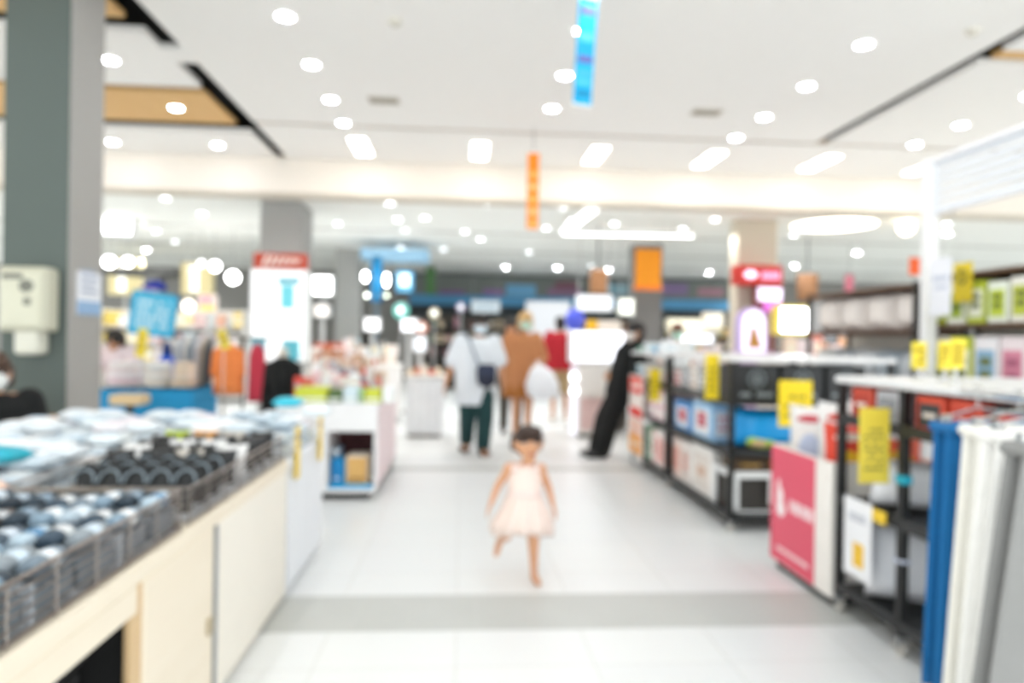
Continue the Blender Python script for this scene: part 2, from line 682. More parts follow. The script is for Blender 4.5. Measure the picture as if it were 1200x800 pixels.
for (px, py, w, lab) in ((977, 262, 100, 'large glowing round ceiling disc lamp beside the beige column'), (965, 283, 62, 'smaller glowing round disc lamp below the large one beside the beige column')):
    y = 2.05 * F / (403 - py) if py < 270 else 14.5
    c = at(px, py, y)
    r = w / 2 / F * y
    t = thing('disc_lamp', lab, 'lamp', (c.x, c.y, c.z))
    part('diffuser', MB().lathe([(0, -.03), (r * .95, -.03), (r, 0), (0, 0)], c, 40), emi('#fff4e0', 4.0 if w > 80 else 2.0), t)
    part('rim', MB().lathe([(r, -.01), (r + .03, -.01), (r + .03, .05), (r, .05)], c, 40, ring=True), mat('#f4efe6', .5), t)
    for k in range(3):
        aa = k * 2 * PI / 3
        e = c + Vector((math.cos(aa) * r * .8, math.sin(aa) * r * .8, 0))
        part('cord', MB().cyl(e, (e.x, e.y, 3.5), .006, n=6), CHROME, t)
for (px, py, w, y, lab) in ((1085, 268, 125, 12.6, 'large glowing ring lamp hung behind the white post'), (1245, 262, 150, 11.9, 'large glowing ring lamp hung behind the louvred screen')):
    c = at(px, py, y)
    r = w / 2 / F * y
    t = thing('ring_lamp', lab, 'lamp', (c.x, c.y, c.z))
    part('diffuser', MB().torus(c, r, .06, 40, 8), emi('#ffe9c8', 4.0), t, smooth=True)
    part('rim', MB().torus(c + Vector((0, 0, .07)), r, .05, 40, 6), mat('#efe8da', .5), t, smooth=True)
    for k in range(3):
        aa = k * 2 * PI / 3 + .3
        e = c + Vector((math.cos(aa) * r, math.sin(aa) * r, .07))
        part('cord', MB().cyl(e, (e.x, e.y, 3.5), .006, n=6), CHROME, t)
for (px, py, y, r, s, hexc, lab) in ((750, 250, 12.5, .15, 6, '#ffe6c0', 'warm white globe lamp hung above the orange square sign'), (1062, 266, 11.4, .13, 6, '#ffe6c0', 'warm white globe lamp hung beside the white post')):
    c = at(px, py, y)
    t = thing('globe_lamp', lab, 'lamp', (c.x, c.y, c.z))
    part('globe', MB().ell(c, (r, r, r)), emi(hexc, s), t, smooth=True)
    part('cord', MB().cyl(c, (c.x, c.y, 3.5), .008, n=6), BLACKM, t)

# ceiling fittings
for (px, py, lab) in ((450, 117, 'small slotted grey air vent in the ceiling over the packet counter'), (828, 131, 'small slotted grey air vent in the ceiling over the black racks')):
    c = onz(px, py, 4.0)
    t = thing('ceiling_vent', lab, 'vent', (c.x, c.y, 4.0))
    part('backing', MB().box(c.x - .16, c.y - .10, 3.992, c.x + .16, c.y + .10, 3.999), mat('#8a8272', .7), t)
    part('frame', MB().box(c.x - .17, c.y - .11, 3.985, c.x + .17, c.y - .09, 4).box(c.x - .17, c.y + .09, 3.985, c.x + .17, c.y + .11, 4).box(c.x - .17, c.y - .11, 3.985, c.x - .15, c.y + .11, 4).box(c.x + .15, c.y - .11, 3.985, c.x + .17, c.y + .11, 4), mat('#d8d3c8', .6), t)
    for k in range(3):
        part('slat', MB().box(c.x - .15, c.y - .06 + k * .06 - .008, 3.986, c.x + .15, c.y - .06 + k * .06 + .008, 3.993), mat('#b5ae9f', .6), t)
for (px, py, lab) in ((463, 24, 'round smoke detector on the ceiling between the slot and the cloth banner'), (1140, 35, 'round smoke detector on the ceiling beside the dark slot over the racks')):
    c = onz(px, py, 4.0)
    t = thing('smoke_detector', lab, 'detector', (c.x, c.y, 4.0))
    part('base', MB().lathe([(0, -.02), (.06, -.02), (.06, 0), (0, 0)], c, 18), mat('#e4e0d6', .5), t)
    part('sensor_cap', MB().lathe([(0, -.045), (.03, -.045), (.045, -.02), (0, -.02)], c, 18), mat('#cfcabd', .5), t)

# ================================================================ HANGING SIGNS AND BANNERS
def hang_banner(name, label, px0, px1, py0, py1, y, hexc, bands, bandm, th=0.02, tilt=0.0, ceil=4.0):
    a, b = at(px0, py1, y), at(px1, py0, y)
    cx, w = (a.x + b.x) / 2, b.x - a.x
    z0, z1 = a.z, min(b.z, ceil - 0.02)
    t = thing(name, label, 'banner', (cx, y, z0), tilt)
    h = z1 - z0
    part('cloth', MB().box(-w / 2, -th / 2, 0.01, w / 2, th / 2, h, .002), mat(hexc, .8, 0, .05), t, world=False)
    for z in (0.0, h - .015):
        part('rod', MB().cyl((-w / 2 - .01, 0, z + .012), (w / 2 + .01, 0, z + .012), .012, n=8), mat('#e8e8e8', .4), t, world=False)
    for i, (u0, u1) in enumerate(bands):
        part('printed_band', MB().box(-w / 2 * .8, -th / 2 - .003, h * u0, w / 2 * .8, th / 2 + .003, h * u1), bandm[i % len(bandm)], t, world=False)
    if z1 < ceil - .05:
        part('cord', MB().cyl((0, 0, h), (0, 0, ceil - z0), .004, n=6), mat('#6d6a66', .5), t, world=False)
    else:
        part('ceiling_clip', MB().box(-.03, -.015, h - .01, .03, .015, ceil - z0), CHROME, t, world=False)
    return t


cy = at(685, 0, 5.0)
t = hang_banner('cloth_banner', 'long narrow bright blue banner with purple print hanging over the aisle', 671, 695, -2, 125, 5.0, '#1cb4e6',
                [(.08, .16), (.2, .25), (.28, .33), (.40, .47), (.52, .56), (.6, .68), (.84, .92)], [mat('#1592c4', .8), mat('#57c6ea', .8), mat('#4fb9e2', .8), mat('#6a6bb0', .8), mat('#1a9dce', .8), mat('#5fc8ec', .8), mat('#6f6cb2', .8)], tilt=.15)
t.rotation_euler = (0.0, 0.045, .15)
hang_banner('tag_banner', 'narrow orange banner with a column of pale marks hung near the beam', 617, 632, 179, 270, 8.6, '#f58a1c',
            [(.04, .13), (.19, .29), (.36, .44), (.52, .6), (.68, .76)], [mat('#fbb560', .8), mat('#fcc27c', .8)])
a, b = at(744, 338, 14.2), at(775, 292, 14.2)
t = thing('orange_sign', 'plain bright orange square sign hung before the dark grey column', 'sign', ((a.x + b.x) / 2, 14.2, a.z))
part('panel', MB().box(a.x, 14.18, a.z, b.x, 14.22, b.z, .004), mat('#f79a0c', .6), t)
part('border', MB().box(a.x - .02, 14.17, a.z - .03, b.x + .02, 14.23, a.z + .05, .004), mat('#f5802a', .6), t)
for x in (a.x + .08, b.x - .08):
    part('cord', MB().cyl((x, 14.2, b.z), (x, 14.2, 3.5), .005, n=6), CHROME, t)

# ================================================================ COLUMN FITTINGS (grey column by the counter)
a, b = at(5, 388, KY - .08), at(63, 314, KY - .08)
t = thing('gel_dispenser', 'beige wall box dispenser mounted on the grey column', 'dispenser', ((a.x + b.x) / 2, KY, a.z))
BEI = mat('#c3c2ae', .45, 0, .03)
part('body', MB().box(a.x, KY - .16, a.z, b.x, KY, b.z, .02), BEI, t)
part('cover', MB().box(a.x + .03, KY - .175, a.z + .03, b.x - .03, KY - .15, b.z - .03, .01), mat('#cfceb9', .4), t)
p = at(31, 340, KY - .17)
part('emblem', MB().ell((p.x, KY - .175, p.z + .03), (.05, .006, .045)).box(p.x - .015, KY - .18, p.z - .10, p.x + .03, KY - .174, p.z - .05), mat('#77786d', .6), t)
part('brand_plate', MB().box(a.x + .04, KY - .18, b.z - .085, a.x + .17, KY - .174, b.z - .05), mat('#6c6d66', .6), t)
a2, b2 = at(21, 415, KY - .08), at(51, 389, KY - .08)
part('nozzle_cup', MB().box(a2.x, KY - .14, a2.z, b2.x, KY, b2.z + .02, .02), mat('#d9d8c9', .4), t)

# notice on the aisle face of that column
p0, p1 = onx(89, 368, KX1), onx(119, 322, KX1)
t = thing('paper_notice', 'white and pale blue printed notice taped to the grey column', 'notice', (KX1, (p0.y + p1.y) / 2, p0.z))
y0, y1 = sorted((p0.y, min(p1.y, KB - .03)))
part('sheet', MB().box(KX1, y0, p0.z, KX1 + .008, y1, p1.z), mat('#e6e9ee', .6), t)
part('blue_strip', MB().box(KX1 + .007, y0, p0.z, KX1 + .012, y1, p0.z + .10), mat('#8fb0d2', .6), t)
mb = MB()
for k in range(4):
    mb.box(KX1 + .007, y0 + .05, p0.z + .16 + k * .05, KX1 + .011, y1 - .06 - .03 * (k % 2), p0.z + .18 + k * .05)
part('print', mb, mat('#9aa7bd', .6), t)
# ================================================================ LEFT: THE LONG PACKET COUNTER
CREAM = wood('#efe5d2', '#e8dcc6', 1.2, 0.5)
CREAM2 = mat('#e9dfcc', .5, 0, .02)
BLUEWHITE = mat('#e9ecf0', .5, 0, .02)
CX0, CX1 = -2.46, -0.905
ct = thing('display_counter', 'long cream laminate sales counter with an open dark bay and wire baskets on top', 'counter', (-1.68, 2.2, 0))
part('top_board', MB().box(CX0, .7, .68, CX1, 3.82, .74, .006), CREAM, ct)
part('apron', MB().box(CX1 - .03, .7, .60, CX1 - .004, 2.08, .68, .003), CREAM, ct)
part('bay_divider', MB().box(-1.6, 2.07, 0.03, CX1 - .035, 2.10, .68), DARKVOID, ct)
part('side_panel', MB().box(CX1 - .03, 2.05, 0.03, CX1 - .008, 2.12, .68, .004), wood('#d9bd92', '#cfae80', 1.2), ct, 'tan edge panel beside the open bay')
fp = part('front_panel', MB().box(CX1 - .03, 2.12, 0.03, CX1 - .002, 2.70, .68, .004), CREAM, ct)
part('latch', MB().box(CX1 - .002, 2.63, .30, CX1 + .012, 2.67, .36, .004), mat('#b8aa8d', .4), fp)
part('metal_strip', MB().box(CX1 - .03, 2.705, 0.03, CX1 + .004, 2.735, .68, .003), mat('#9ea3a6', .35, .8), ct, 'grey metal joint strip')
part('front_panel', MB().box(CX1 - .03, 2.74, 0.03, CX1 - .002, 3.80, .68, .004), mat('#efeade', .5, 0, .02), ct)
part('back_panel', MB().box(CX0, .7, .03, CX0 + .03, 3.8, .68, .004), CREAM2, ct)
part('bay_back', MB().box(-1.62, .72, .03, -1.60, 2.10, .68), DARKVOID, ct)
part('bay_shelf', MB().box(-1.60, .9, .10, CX1 - .02, 2.05, .13), mat('#2a2826', .6), ct)
part('post', MB().box(CX1 - .07, 1.48, 0, CX1 - .005, 1.60, .60, .004), mat('#cfd0ce', .5), ct, 'pale grey post at the bay')
part('kick_strip', MB().box(CX1 - .05, 2.12, 0, CX1 - .03, 3.80, .03), mat('#b9aa90', .5), ct)
w2 = thing('display_counter', 'bluish white counter section at the far end of the cream counter', 'counter', (-1.68, 4.3, 0))
part('top_board', MB().box(CX0, 3.83, .68, CX1 + .01, 4.78, .74, .006), BLUEWHITE, w2)
for y0, y1 in ((3.84, 4.14), (4.15, 4.46), (4.47, 4.77)):
    part('front_panel', MB().box(CX1 - .03, y0, .03, CX1, y1, .68, .005), BLUEWHITE, w2)
part('end_panel', MB().box(CX0, 4.75, .03, CX1 - .03, 4.78, .68, .004), BLUEWHITE, w2)
part('kick_strip', MB().box(CX1 - .05, 3.84, 0, CX1 - .03, 4.77, .03), mat('#a9acb0', .5), w2)

# folded black things stacked in the open bay
for k in range(5):
    for q in range(3):
        x = -1.36 + .0 * q
        mb = MB().box(-1.55 + rnd.uniform(0, .03), 1.08 + q * .32, .131 + k * .09, -1.0 - rnd.uniform(0, .05), 1.38 + q * .32, .131 + k * .09 + .089, .02)
        solo('folded_garment', mb, mat(rnd.choice(['#08090a', '#0d0e10', '#121417', '#1c1c1e']), .9), 'folded black garment, %s up in the %s pile of the dark counter bay' % (ORD[k], ('near', 'middle', 'far')[q]), 'clothing', 'black folded garments in the counter bay')

WIRE = mat('#a39b94', .3, .9, .05)


def basket(label, x0, x1, y0, y1, z0, z1, nrods, ndiv):
    t = thing('wire_basket', label, 'basket', ((x0 + x1) / 2, (y0 + y1) / 2, z0))
    part('liner', MB().box(x0 + .01, y0 + .01, z0, x1 - .01, y1 - .01, z0 + .012), mat('#cfd3d6', .5), t)
    for k in range(nrods):
        z = z0 + .012 + (z1 - z0 - .012) * k / (nrods - 1)
        r = .006 if k in (0, nrods - 1) else .0035
        mb = MB()
        P = [(x0, y0, z), (x1, y0, z), (x1, y1, z), (x0, y1, z), (x0, y0, z)]
        mb.tube(P, r, 6)
        part('wire_rail', mb, WIRE, t)
    n = max(2, int((y1 - y0) / .18))
    for k in range(n + 1):
        y = y0 + (y1 - y0) * k / n
        part('wire_post', MB().cyl((x1, y, z0), (x1, y, z1 + .004), .0035, n=6), WIRE, t)
    for k in range(1, ndiv):
        y = y0 + (y1 - y0) * k / ndiv
        part('divider', MB().box(x0, y - .002, z0 + .012, x1, y + .002, z1 - .03), mat('#c6cbd0', .25, .3), t)
    return t


def fold_roll(L, r, hexes, band, seed):
    """rolled sock pair: a soft roll with a paper band"""
    R_ = random.Random(seed)
    t = thing('sock_pair', 'x', 'socks')
    prof = [(0, -L / 2 + .004), (r * .55, -L / 2), (r * .9, -L / 2 + .008), (r, -L / 4), (r * .97, 0), (r, L / 4), (r * .9, L / 2 - .008), (r * .5, L / 2), (0, L / 2 - .005)]
    mb = MB().lathe(prof, n=10, axis='y')
    mb.v = [(x * 1.15, y, z * .85) for x, y, z in mb.v]
    obj('roll', mb.mesh('roll', True), mat(hexes, .55, 0, .25, 30, .3), t)
    b2 = MB().lathe([(r * 1.02, -L * .16), (r * 1.03, L * .16)], n=10, axis='y')
    b2.v = [(x * 1.16, y, z * .87) for x, y, z in b2.v]
    b2.f = b2.f[:10]
    obj('paper_band', b2.mesh('paper_band', True), mat(band, .25), t)
    return t


PAL = [('#4a5866', '#cfd9e2'), ('#74838f', '#e3eaef'), ('#a9b9c4', '#dfeaf2'), ('#24303b', '#b9c8d4'), ('#8299aa', '#f4f8fa'), ('#51463e', '#cfd3d6'),
       ('#c9d6de', '#8aa8c0'), ('#364858', '#d9dcdc'), ('#8d969c', '#cfe0ec'), ('#161d24', '#9fb0bc'), ('#b5c8d4', '#5f93bc'), ('#2b3a46', '#7f95a6')]
protos = [fold_roll(.135, .0265, a, b, i) for i, (a, b) in enumerate(PAL)]
used = set()


def put(pool, x, y, z, rz, label, group, name=None):
    i = rnd.randrange(len(pool))
    p = pool[i]
    if id(p) not in used:
        used.add(id(p))
        p.location = (x, y, z)
        p.rotation_euler = (0, 0, rz)
        p['label'] = label
        p['group'] = group
        return p
    return dup(p, (x, y, z), rz, label, group)


basket('chrome wire basket of sock rolls along the aisle edge of the cream counter', -2.42, -.925, .80, 2.42, .742, .875, 6, 4)
rowlab = ['in the row at the yellow price strip'] + ['in row %s from the yellow price strip' % w for w in ('two', 'three', 'four', 'five', 'six', 'seven')]
for ri, y in enumerate((2.325, 2.12, 1.915, 1.715, 1.51, 1.31, 1.115)):
    z = .80
    for k in range(20):
        x = -.966 - k * .070
        if y < 1.4 and x < -1.75:
            continue
        put(protos, x + rnd.uniform(-.003, .003), y + rnd.uniform(-.004, .004), .856 + rnd.uniform(-.001, .016), rnd.uniform(-.03, .03), 'rolled sock pair, %s from the aisle, %s' % (NTH[k], rowlab[ri]), 'rolled sock pairs in the chrome basket')
    t = solo('sock_tray', MB().box(-2.40, y - .085, .757, -.94, y + .085, .829, .004), mat('#6d7880', .3), 'grey plastic tray under the ' + ['sock row beside the yellow price strip', 'second sock row from the price strip', 'third sock row from the price strip', 'fourth sock row from the price strip', 'fifth sock row from the price strip', 'sixth sock row from the price strip', 'seventh sock row from the price strip'][ri], 'tray', 'sock trays in the chrome basket')

solo('price_strip', MB().box(-1.44, 2.45, .80, -1.17, 2.462, .845, .002).box(-1.44, 2.45, .742, -1.42, 2.47, .82).box(-1.19, 2.45, .742, -1.17, 2.47, .82), mat('#e3cf2c', .5), 'bright yellow price strip standing between the sock rows and the dark slippers', 'price strip')

basket('chrome wire basket of black pouches at the far aisle corner of the cream counter', -1.55, -.925, 2.50, 3.78, .742, .865, 5, 1)
# dark slippers standing in a row
def slipper():
    t = thing('slipper_pair', 'x', 'slippers')
    for s in (-1, 1):
        rg = []
        for (u, w, th) in ((-.11, .02, .006), (-.10, .036, .012), (-.05, .040, .014), (.0, .036, .012), (.06, .046, .012), (.10, .036, .011), (.12, .015, .006)):
            rg.append([Vector((w * math.cos(2 * PI * j / 10), s * .017 + th * math.sin(2 * PI * j / 10), u)) for j in range(10)])
        obj('sole', MB().rings(rg).mesh('sole', True), mat('#121517', .6), t)
    mb = MB()
    for k in range(8):
        a0 = PI * k / 7
        mb.cap((.05 * math.cos(a0), -.035, .02 + .06 * math.sin(a0)), (.05 * math.cos(PI * min(7, k + 1) / 7), -.035, .02 + .06 * math.sin(PI * min(7, k + 1) / 7)), .006, n=6)
    obj('strap', mb.mesh('strap', True), mat('#7f8c94', .4), t)
    return t


sp = slipper()
n = 0
for r_, y in enumerate((2.62, 2.76, 2.90)):
    for k in range(5):
        x = -.98 - k * .088
        lab = 'black slippers, %s from the aisle in the %s row of the corner basket' % (ORD[k], ('near', 'middle', 'far')[r_])
        if n == 0:
            sp.location = (x, y, .842)
            sp.rotation_euler = (-.45, 0, 0)
            sp.scale = (.75, .75, .75)
            sp['label'], sp['group'] = lab, 'black slippers in the corner basket'
        else:
            dup(sp, (x, y, .842), None, lab, 'black slippers in the corner basket')
        n += 1
# pouches behind them
for r_ in range(5):
    for k in range(4):
        y, x = 3.07 + r_ * .148, -1.005 - k * .14
        hexc = rnd.choice(['#15171a', '#1d1f22', '#e8e8e6', '#121315', '#c9c3b8', '#2a2a2c'])
        if r_ == 4 and k in (2, 3):
            hexc = ('#d9a060', '#b7cc3a')[k - 2]
        mb = MB().pillow(.12, .15, .07, 6)
        mb.xf(Matrix.Rotation(-.3, 3, 'X'))
        mb.move((x, y, .838))
        solo('zip_pouch', mb, mat(hexc, .45), ('black' if hexc in ('#15171a', '#1d1f22', '#121315', '#2a2a2c') else 'tan' if hexc == '#d9a060' else 'lime green' if hexc == '#b7cc3a' else 'pale') + ' zip pouch, %s from the aisle in row %s behind the slippers' % (ORD[k], ('one', 'two', 'three', 'four', 'five')[r_]), 'pouch', 'zip pouches in the corner basket', True)

# pale plastic-wrapped packets lying behind the baskets
def soft_packet(w, l, h, hexc, lab_hex):
    t = thing('wrapped_packet', 'x', 'packet')
    mb = MB().pillow(w, l, h, 6)
    mb.xf(Matrix.Rotation(-PI / 2, 3, 'X'))
    mb.move((0, 0, h / 2))
    obj('packet', mb.mesh('packet', True), mat(hexc, .25, 0, .08, 20, .4), t)
    obj('card', MB().box(-w * .25, -l * .2, h * .97, w * .25, l * .2, h + .003).mesh('card'), mat(lab_hex, .5), t)
    return t


PP = [soft_packet(.155, .185, .055, a, b) for a, b in (('#eef3f7', '#d5e6f2'), ('#dfe8ee', '#f6f6f4'), ('#f6f7f7', '#c3d8ea'), ('#cfdde6', '#ffffff'), ('#e9e6ea', '#d7c3cf'), ('#b9c9d4', '#f2f6f8'), ('#e3ecf0', '#9fb4c2'))]
for lay in range(3):
    for i in range(5):
        for j in range(6 if lay < 2 else 5):
            if lay == 2 and (i + j) % 3 == 0 or (i == 4 and j == 4):
                continue
            x, y = -1.67 - i * .167 + rnd.uniform(-.003, .003), 2.61 + j * .2 + rnd.uniform(-.004, .004) + (.1 if lay == 2 else 0)
            put(PP, x, y, .742 + lay * .06, rnd.uniform(-.03, .03), 'pale wrapped packet, %s layer, row %s from the socks, %s from the wire basket' % (('bottom', 'middle', 'top')[lay], ('one', 'two', 'three', 'four', 'five', 'six')[j], ORD[i]), 'wrapped packets on the cream counter')
for lay in range(3):
    for i in range(9):
        for j in range(4):
            if lay == 2 and (i * 2 + j) % 3 == 0:
                continue
            x, y = -.995 - i * .168 + rnd.uniform(-.003, .003), 3.93 + j * .205
            if lay == 2:
                x -= .02
            put(PP, x, y, .742 + lay * .06, rnd.uniform(-.03, .03), 'white wrapped packet on the far counter, %s layer, row %s, %s from the aisle' % (('bottom', 'middle', 'top')[lay], ('one', 'two', 'three', 'four')[j], ORD[i]), 'wrapped packets on the bluish white counter')
t = thing('teal_packet', 'glossy teal wrapped packet lying on the pale packets behind the socks', 'packet', (-1.66, 2.66, .924), -.3)
mb = MB().pillow(.24, .10, .06, 8).xf(Matrix.Rotation(-PI / 2, 3, 'X'))
obj('packet', mb.move((0, 0, .03)).mesh('packet', True), mat('#0fa3b8', .3, 0, .08), t)
for i, (px, py, hexc, y, lab) in enumerate(((-2, 545, '#f0c9b4', 2.465, 'peach wrapped packet beside the teal packet on the counter'), (338, 478, '#3fc6dc', 4.6, 'bright cyan packet on the heap at the far counter end'), (372, 482, '#e8f2f6', 4.55, 'icy white packet at the aisle corner of the bluish white counter'))):
    p = at(px, py, y)
    zb = .742 + (.18 if y > 3.9 else .12 if y in (3.6, 3.55) else 0)
    k_ = .6 if y in (3.6, 3.55) else .7 if y < 3 else 1.0
    mb = MB().pillow(.18 * k_, .12 * k_, .06 * k_, 8).xf(Matrix.Rotation(-PI / 2, 3, 'X'))
    if y < 3:
        mb.v = [(a_, b_, (c_ + .03) * 3.0) for a_, b_, c_ in mb.v]
        mb.move((p.x - .03, p.y - .004, zb))
    else:
        mb.move((p.x, p.y, zb + (.022 if k_ < 1 else .0 if px == 372 else .05)))
    solo('wrapped_packet', mb, mat(hexc, .35), lab, 'packet', None, True)
solo('edge_strip', MB().box(-2.46, 1.6, .742, -2.43, 2.9, .90, .003), mat('#e8d94e', .5), 'yellow label strip standing along the column side of the counter', 'label strip')

# yellow tags hanging over the bluish white counter's edge
for (px0, px1, py0, py1, y, lab) in ((337, 353, 500, 560, 3.92, 'yellow price tag hanging over the joint of the cream and white counters'), (364, 376, 488, 538, 4.55, 'yellow price tag hanging at the far corner of the white counter')):
    a, b = at(px0, py1, y), at(px1, py0, y)
    t = thing('price_tag', lab, 'price tag', (CX1 + .03, y, a.z))
    part('card', MB().box(CX1 + .022, y - .045, a.z, CX1 + .028, y + .045, b.z, .001), mat('#f3cf2a', .5), t)
    part('clip', MB().box(CX1 - .02, y - .02, .74, CX1 + .024, y + .02, .75, .002), mat('#d8d8d8', .3), t)
    part('print', MB().box(CX1 + .028, y - .03, b.z - .07, CX1 + .030, y + .03, b.z - .03), mat('#b8901a', .5), t)

# ================================================================ WHITE CABINET BEHIND THE COUNTER
WC = mat('#f1f1f1', .45, 0, .02)
x0, x1, y0, y1 = -1.55, -.70, 6.10, 7.9
t = thing('white_cabinet', 'white display cabinet with an open cubby of blue packages beside the aisle', 'cabinet', ((x0 + x1) / 2, 7.0, 0))
zt = .83
a, b = at(383, 573, 6.1), at(438, 506, 6.1)
cb0, cb1, cz0, cz1 = a.x, b.x, a.z, b.z
part('front_rail', MB().box(x0, y0, cz1, x1, y0 + .02, zt, .004), WC, t)
part('front_panel', MB().box(x0, y0, .09, cb0, y0 + .02, cz1, .004), WC, t)
part('front_stile', MB().box(cb1, y0, .09, x1, y0 + .02, cz1, .004), WC, t)
part('bottom_board', MB().box(x0, y0, .06, x1, y1, cz0, .004), WC, t)
part('side_panel', MB().box(x1 - .02, y0 + .02, .06, x1, y1, zt - .03, .003), mat('#f2dfe2', .5), t, 'pale pink side panel')
part('cubby_back', MB().box(x0, y0 + .55, cz0, x1 - .02, y0 + .57, zt - .03), mat('#4a1418', .6), t, 'dark maroon back board')
part('cubby_wall', MB().box(cb0 - .02, y0 + .02, cz0, cb0, y0 + .55, cz1), mat('#dedede', .6), t)
part('top_board', MB().box(x0 - .01, y0 - .01, zt - .03, x1 + .01, y1, zt, .005), WC, t)
part('plinth', MB().box(x0 + .05, y0 + .04, 0, x1 - .08, y1 - .05, .06), mat('#2b2a29', .7), t)
for (px0, px1, py0, py1, hexc, acc, lab) in ((384, 404, 536, 571, '#1aa7e6', '#0d86c8', 'bright blue package standing in the white cabinet cubby'), (405, 434, 532, 571, '#f2e7d3', '#e3b46a', 'cream and orange printed package standing in the white cabinet cubby'), (388, 400, 524, 535, '#8fa5b8', '#e0e6ea', 'grey blue package lying on the blue package in the cubby')):
    a, b = at(px0, py1, 6.25), at(px1, py0, 6.25)
    q = thing('package', lab, 'package', ((a.x + b.x) / 2, 6.25, max(a.z, cz0)))
    zb = cz0 if py1 > 560 else at(0, 536, 6.25).z + .0
    zb = max(zb, cz0) + .002
    a.x, b.x = max(a.x, cb0 + .012) - .0, min(b.x, cb1 - .012)
    if py1 < 560:
        zb = at(390, 536, 6.25).z + .01
    part('bag', MB().box(a.x, 6.2, zb, b.x - .004, 6.42, max(b.z, zb + .08), .02), mat(hexc, .35), q)
    part('printed_panel', MB().box(a.x + .02, 6.195, zb + .03, b.x - .02, 6.202, max(b.z, zb + .08) - .02), mat(acc, .4), q)
    part('print', bars(MB(), a.x + .03, zb + .05, b.x - .03, zb + .09, 6.196, 1, rnd), mat('#b07a3a' if acc == '#e3b46a' else '#f4f8fb', .5), q)
solo('blue_liner', MB().box(cb0 + .006, 6.13, cz0 + .001, cb1 - .006, 6.18, cz0 + .03, .002), mat('#2bb2e8', .4), 'blue shelf strip along the cubby floor of the white cabinet', 'shelf strip')

# boxes on that cabinet
bx = [(346, 384, 458, 470, '#c9d23a'), (385, 401, 460, 473, '#4d6a33'), (402, 420, 456, 473, '#cfe0e6'), (421, 426, 458, 473, '#b5dba6'), (427, 447, 459, 473, '#c8cf35'), (448, 462, 455, 472, '#f0f3f2')]
for i, (px0, px1, py0, py1, hexc) in enumerate(bx):
    a, b = at(px0, 474, 6.15), at(px1, py0, 6.15)
    q = thing('boxed_goods', ['long lime green carton on the white cabinet', 'short dark green carton on the white cabinet', 'pale blue carton on the white cabinet', 'thin mint green carton on the white cabinet', 'lime green carton on the white cabinet near its aisle edge', 'white carton on the aisle edge of the white cabinet'][i], 'carton', ((a.x + b.x) / 2, 6.25, zt))
    part('carton', MB().box(a.x + .004, 6.12, zt, b.x - .004, 6.4, zt + max(.06, b.z - a.z), .004), mat(hexc, .5), q)
    part('label_panel', MB().box(a.x + .01, 6.116, zt + .02, b.x - .01, 6.121, zt + .04), mat('#eef2e8', .5), q)
cols = ['#e04838', '#f3efe8', '#d9d2cc', '#e8e8ea', '#b9b4b8', '#d9624a', '#f5f5f5', '#c5a893', '#eecfd0', '#8a8f9a', '#f0e0c8', '#c43a3e']
for j, y in enumerate((6.62, 7.0, 7.4)):
    for i in range(9):
        x = -1.48 + i * .085
        if j == 2 and i % 3 == 1:
            continue
        h = rnd.uniform(.12, .24) + .05 * j
        q = thing('boxed_goods', '%s upright carton, %s from the far side in row %s on the white cabinet' % (colour_word(cols[(i * 5 + j * 3) % 12]), ORD[i], ('two', 'three', 'four')[j]), 'carton', (x, y, zt), 0, 'upright cartons on the white cabinet')
        part('carton', MB().box(x - .038, y - .05, zt, x + .038, y + .05, zt + h, .003), mat(cols[(i * 5 + j * 3) % 12], .5), q)
        part('label_panel', MB().box(x - .025, y - .053, zt + h * .35, x + .025, y - .049, zt + h * .7), mat(cols[(i * 3 + j + 4) % 12], .5), q)

# white round plinth with small goods further along the aisle
a, b = at(474, 510, 9.9), at(520, 442, 9.9)
t = thing('white_plinth', 'white boxy plinth standing beyond the cabinet at the aisle side', 'plinth', ((a.x + b.x) / 2, 10.1, 0))
part('body', MB().box(a.x, 9.85, .05, b.x, 10.4, b.z, .04), mat('#eff1f4', .5), t)
part('plinth', MB().box(a.x + .04, 9.9, 0, b.x - .04, 10.36, .05), mat('#9a9894', .6), t)
part('top_board', MB().box(a.x - .02, 9.83, b.z, b.x + .02, 10.42, b.z + .03, .008), mat('#f4efe8', .5), t)
for g in range(4):
    part('groove', MB().box(a.x + .08 + g * .12, 9.847, .10, a.x + .10 + g * .12, 9.851, b.z - .06), mat('#dcdfe3', .6), t)
for i, hexc in enumerate(('#e9d2b0', '#d98a6a', '#f2e6d6', '#e06a4e', '#f0dcc0')):
    x = a.x + .06 + i * (b.x - a.x - .1) / 4.4
    solo('gift_box', MB().box(x - .04, 10.0, b.z + .03, x + .04, 10.1, b.z + .03 + .07 + .03 * (i % 3), .005), mat(hexc, .5), ['cream gift box at the cabinet end of the white plinth top', 'tan red gift box second along the white plinth top', 'ivory gift box in the middle of the white plinth top', 'red gift box fourth along the white plinth top', 'beige gift box at the aisle end of the white plinth top'][i], 'box', 'gift boxes on the white plinth')

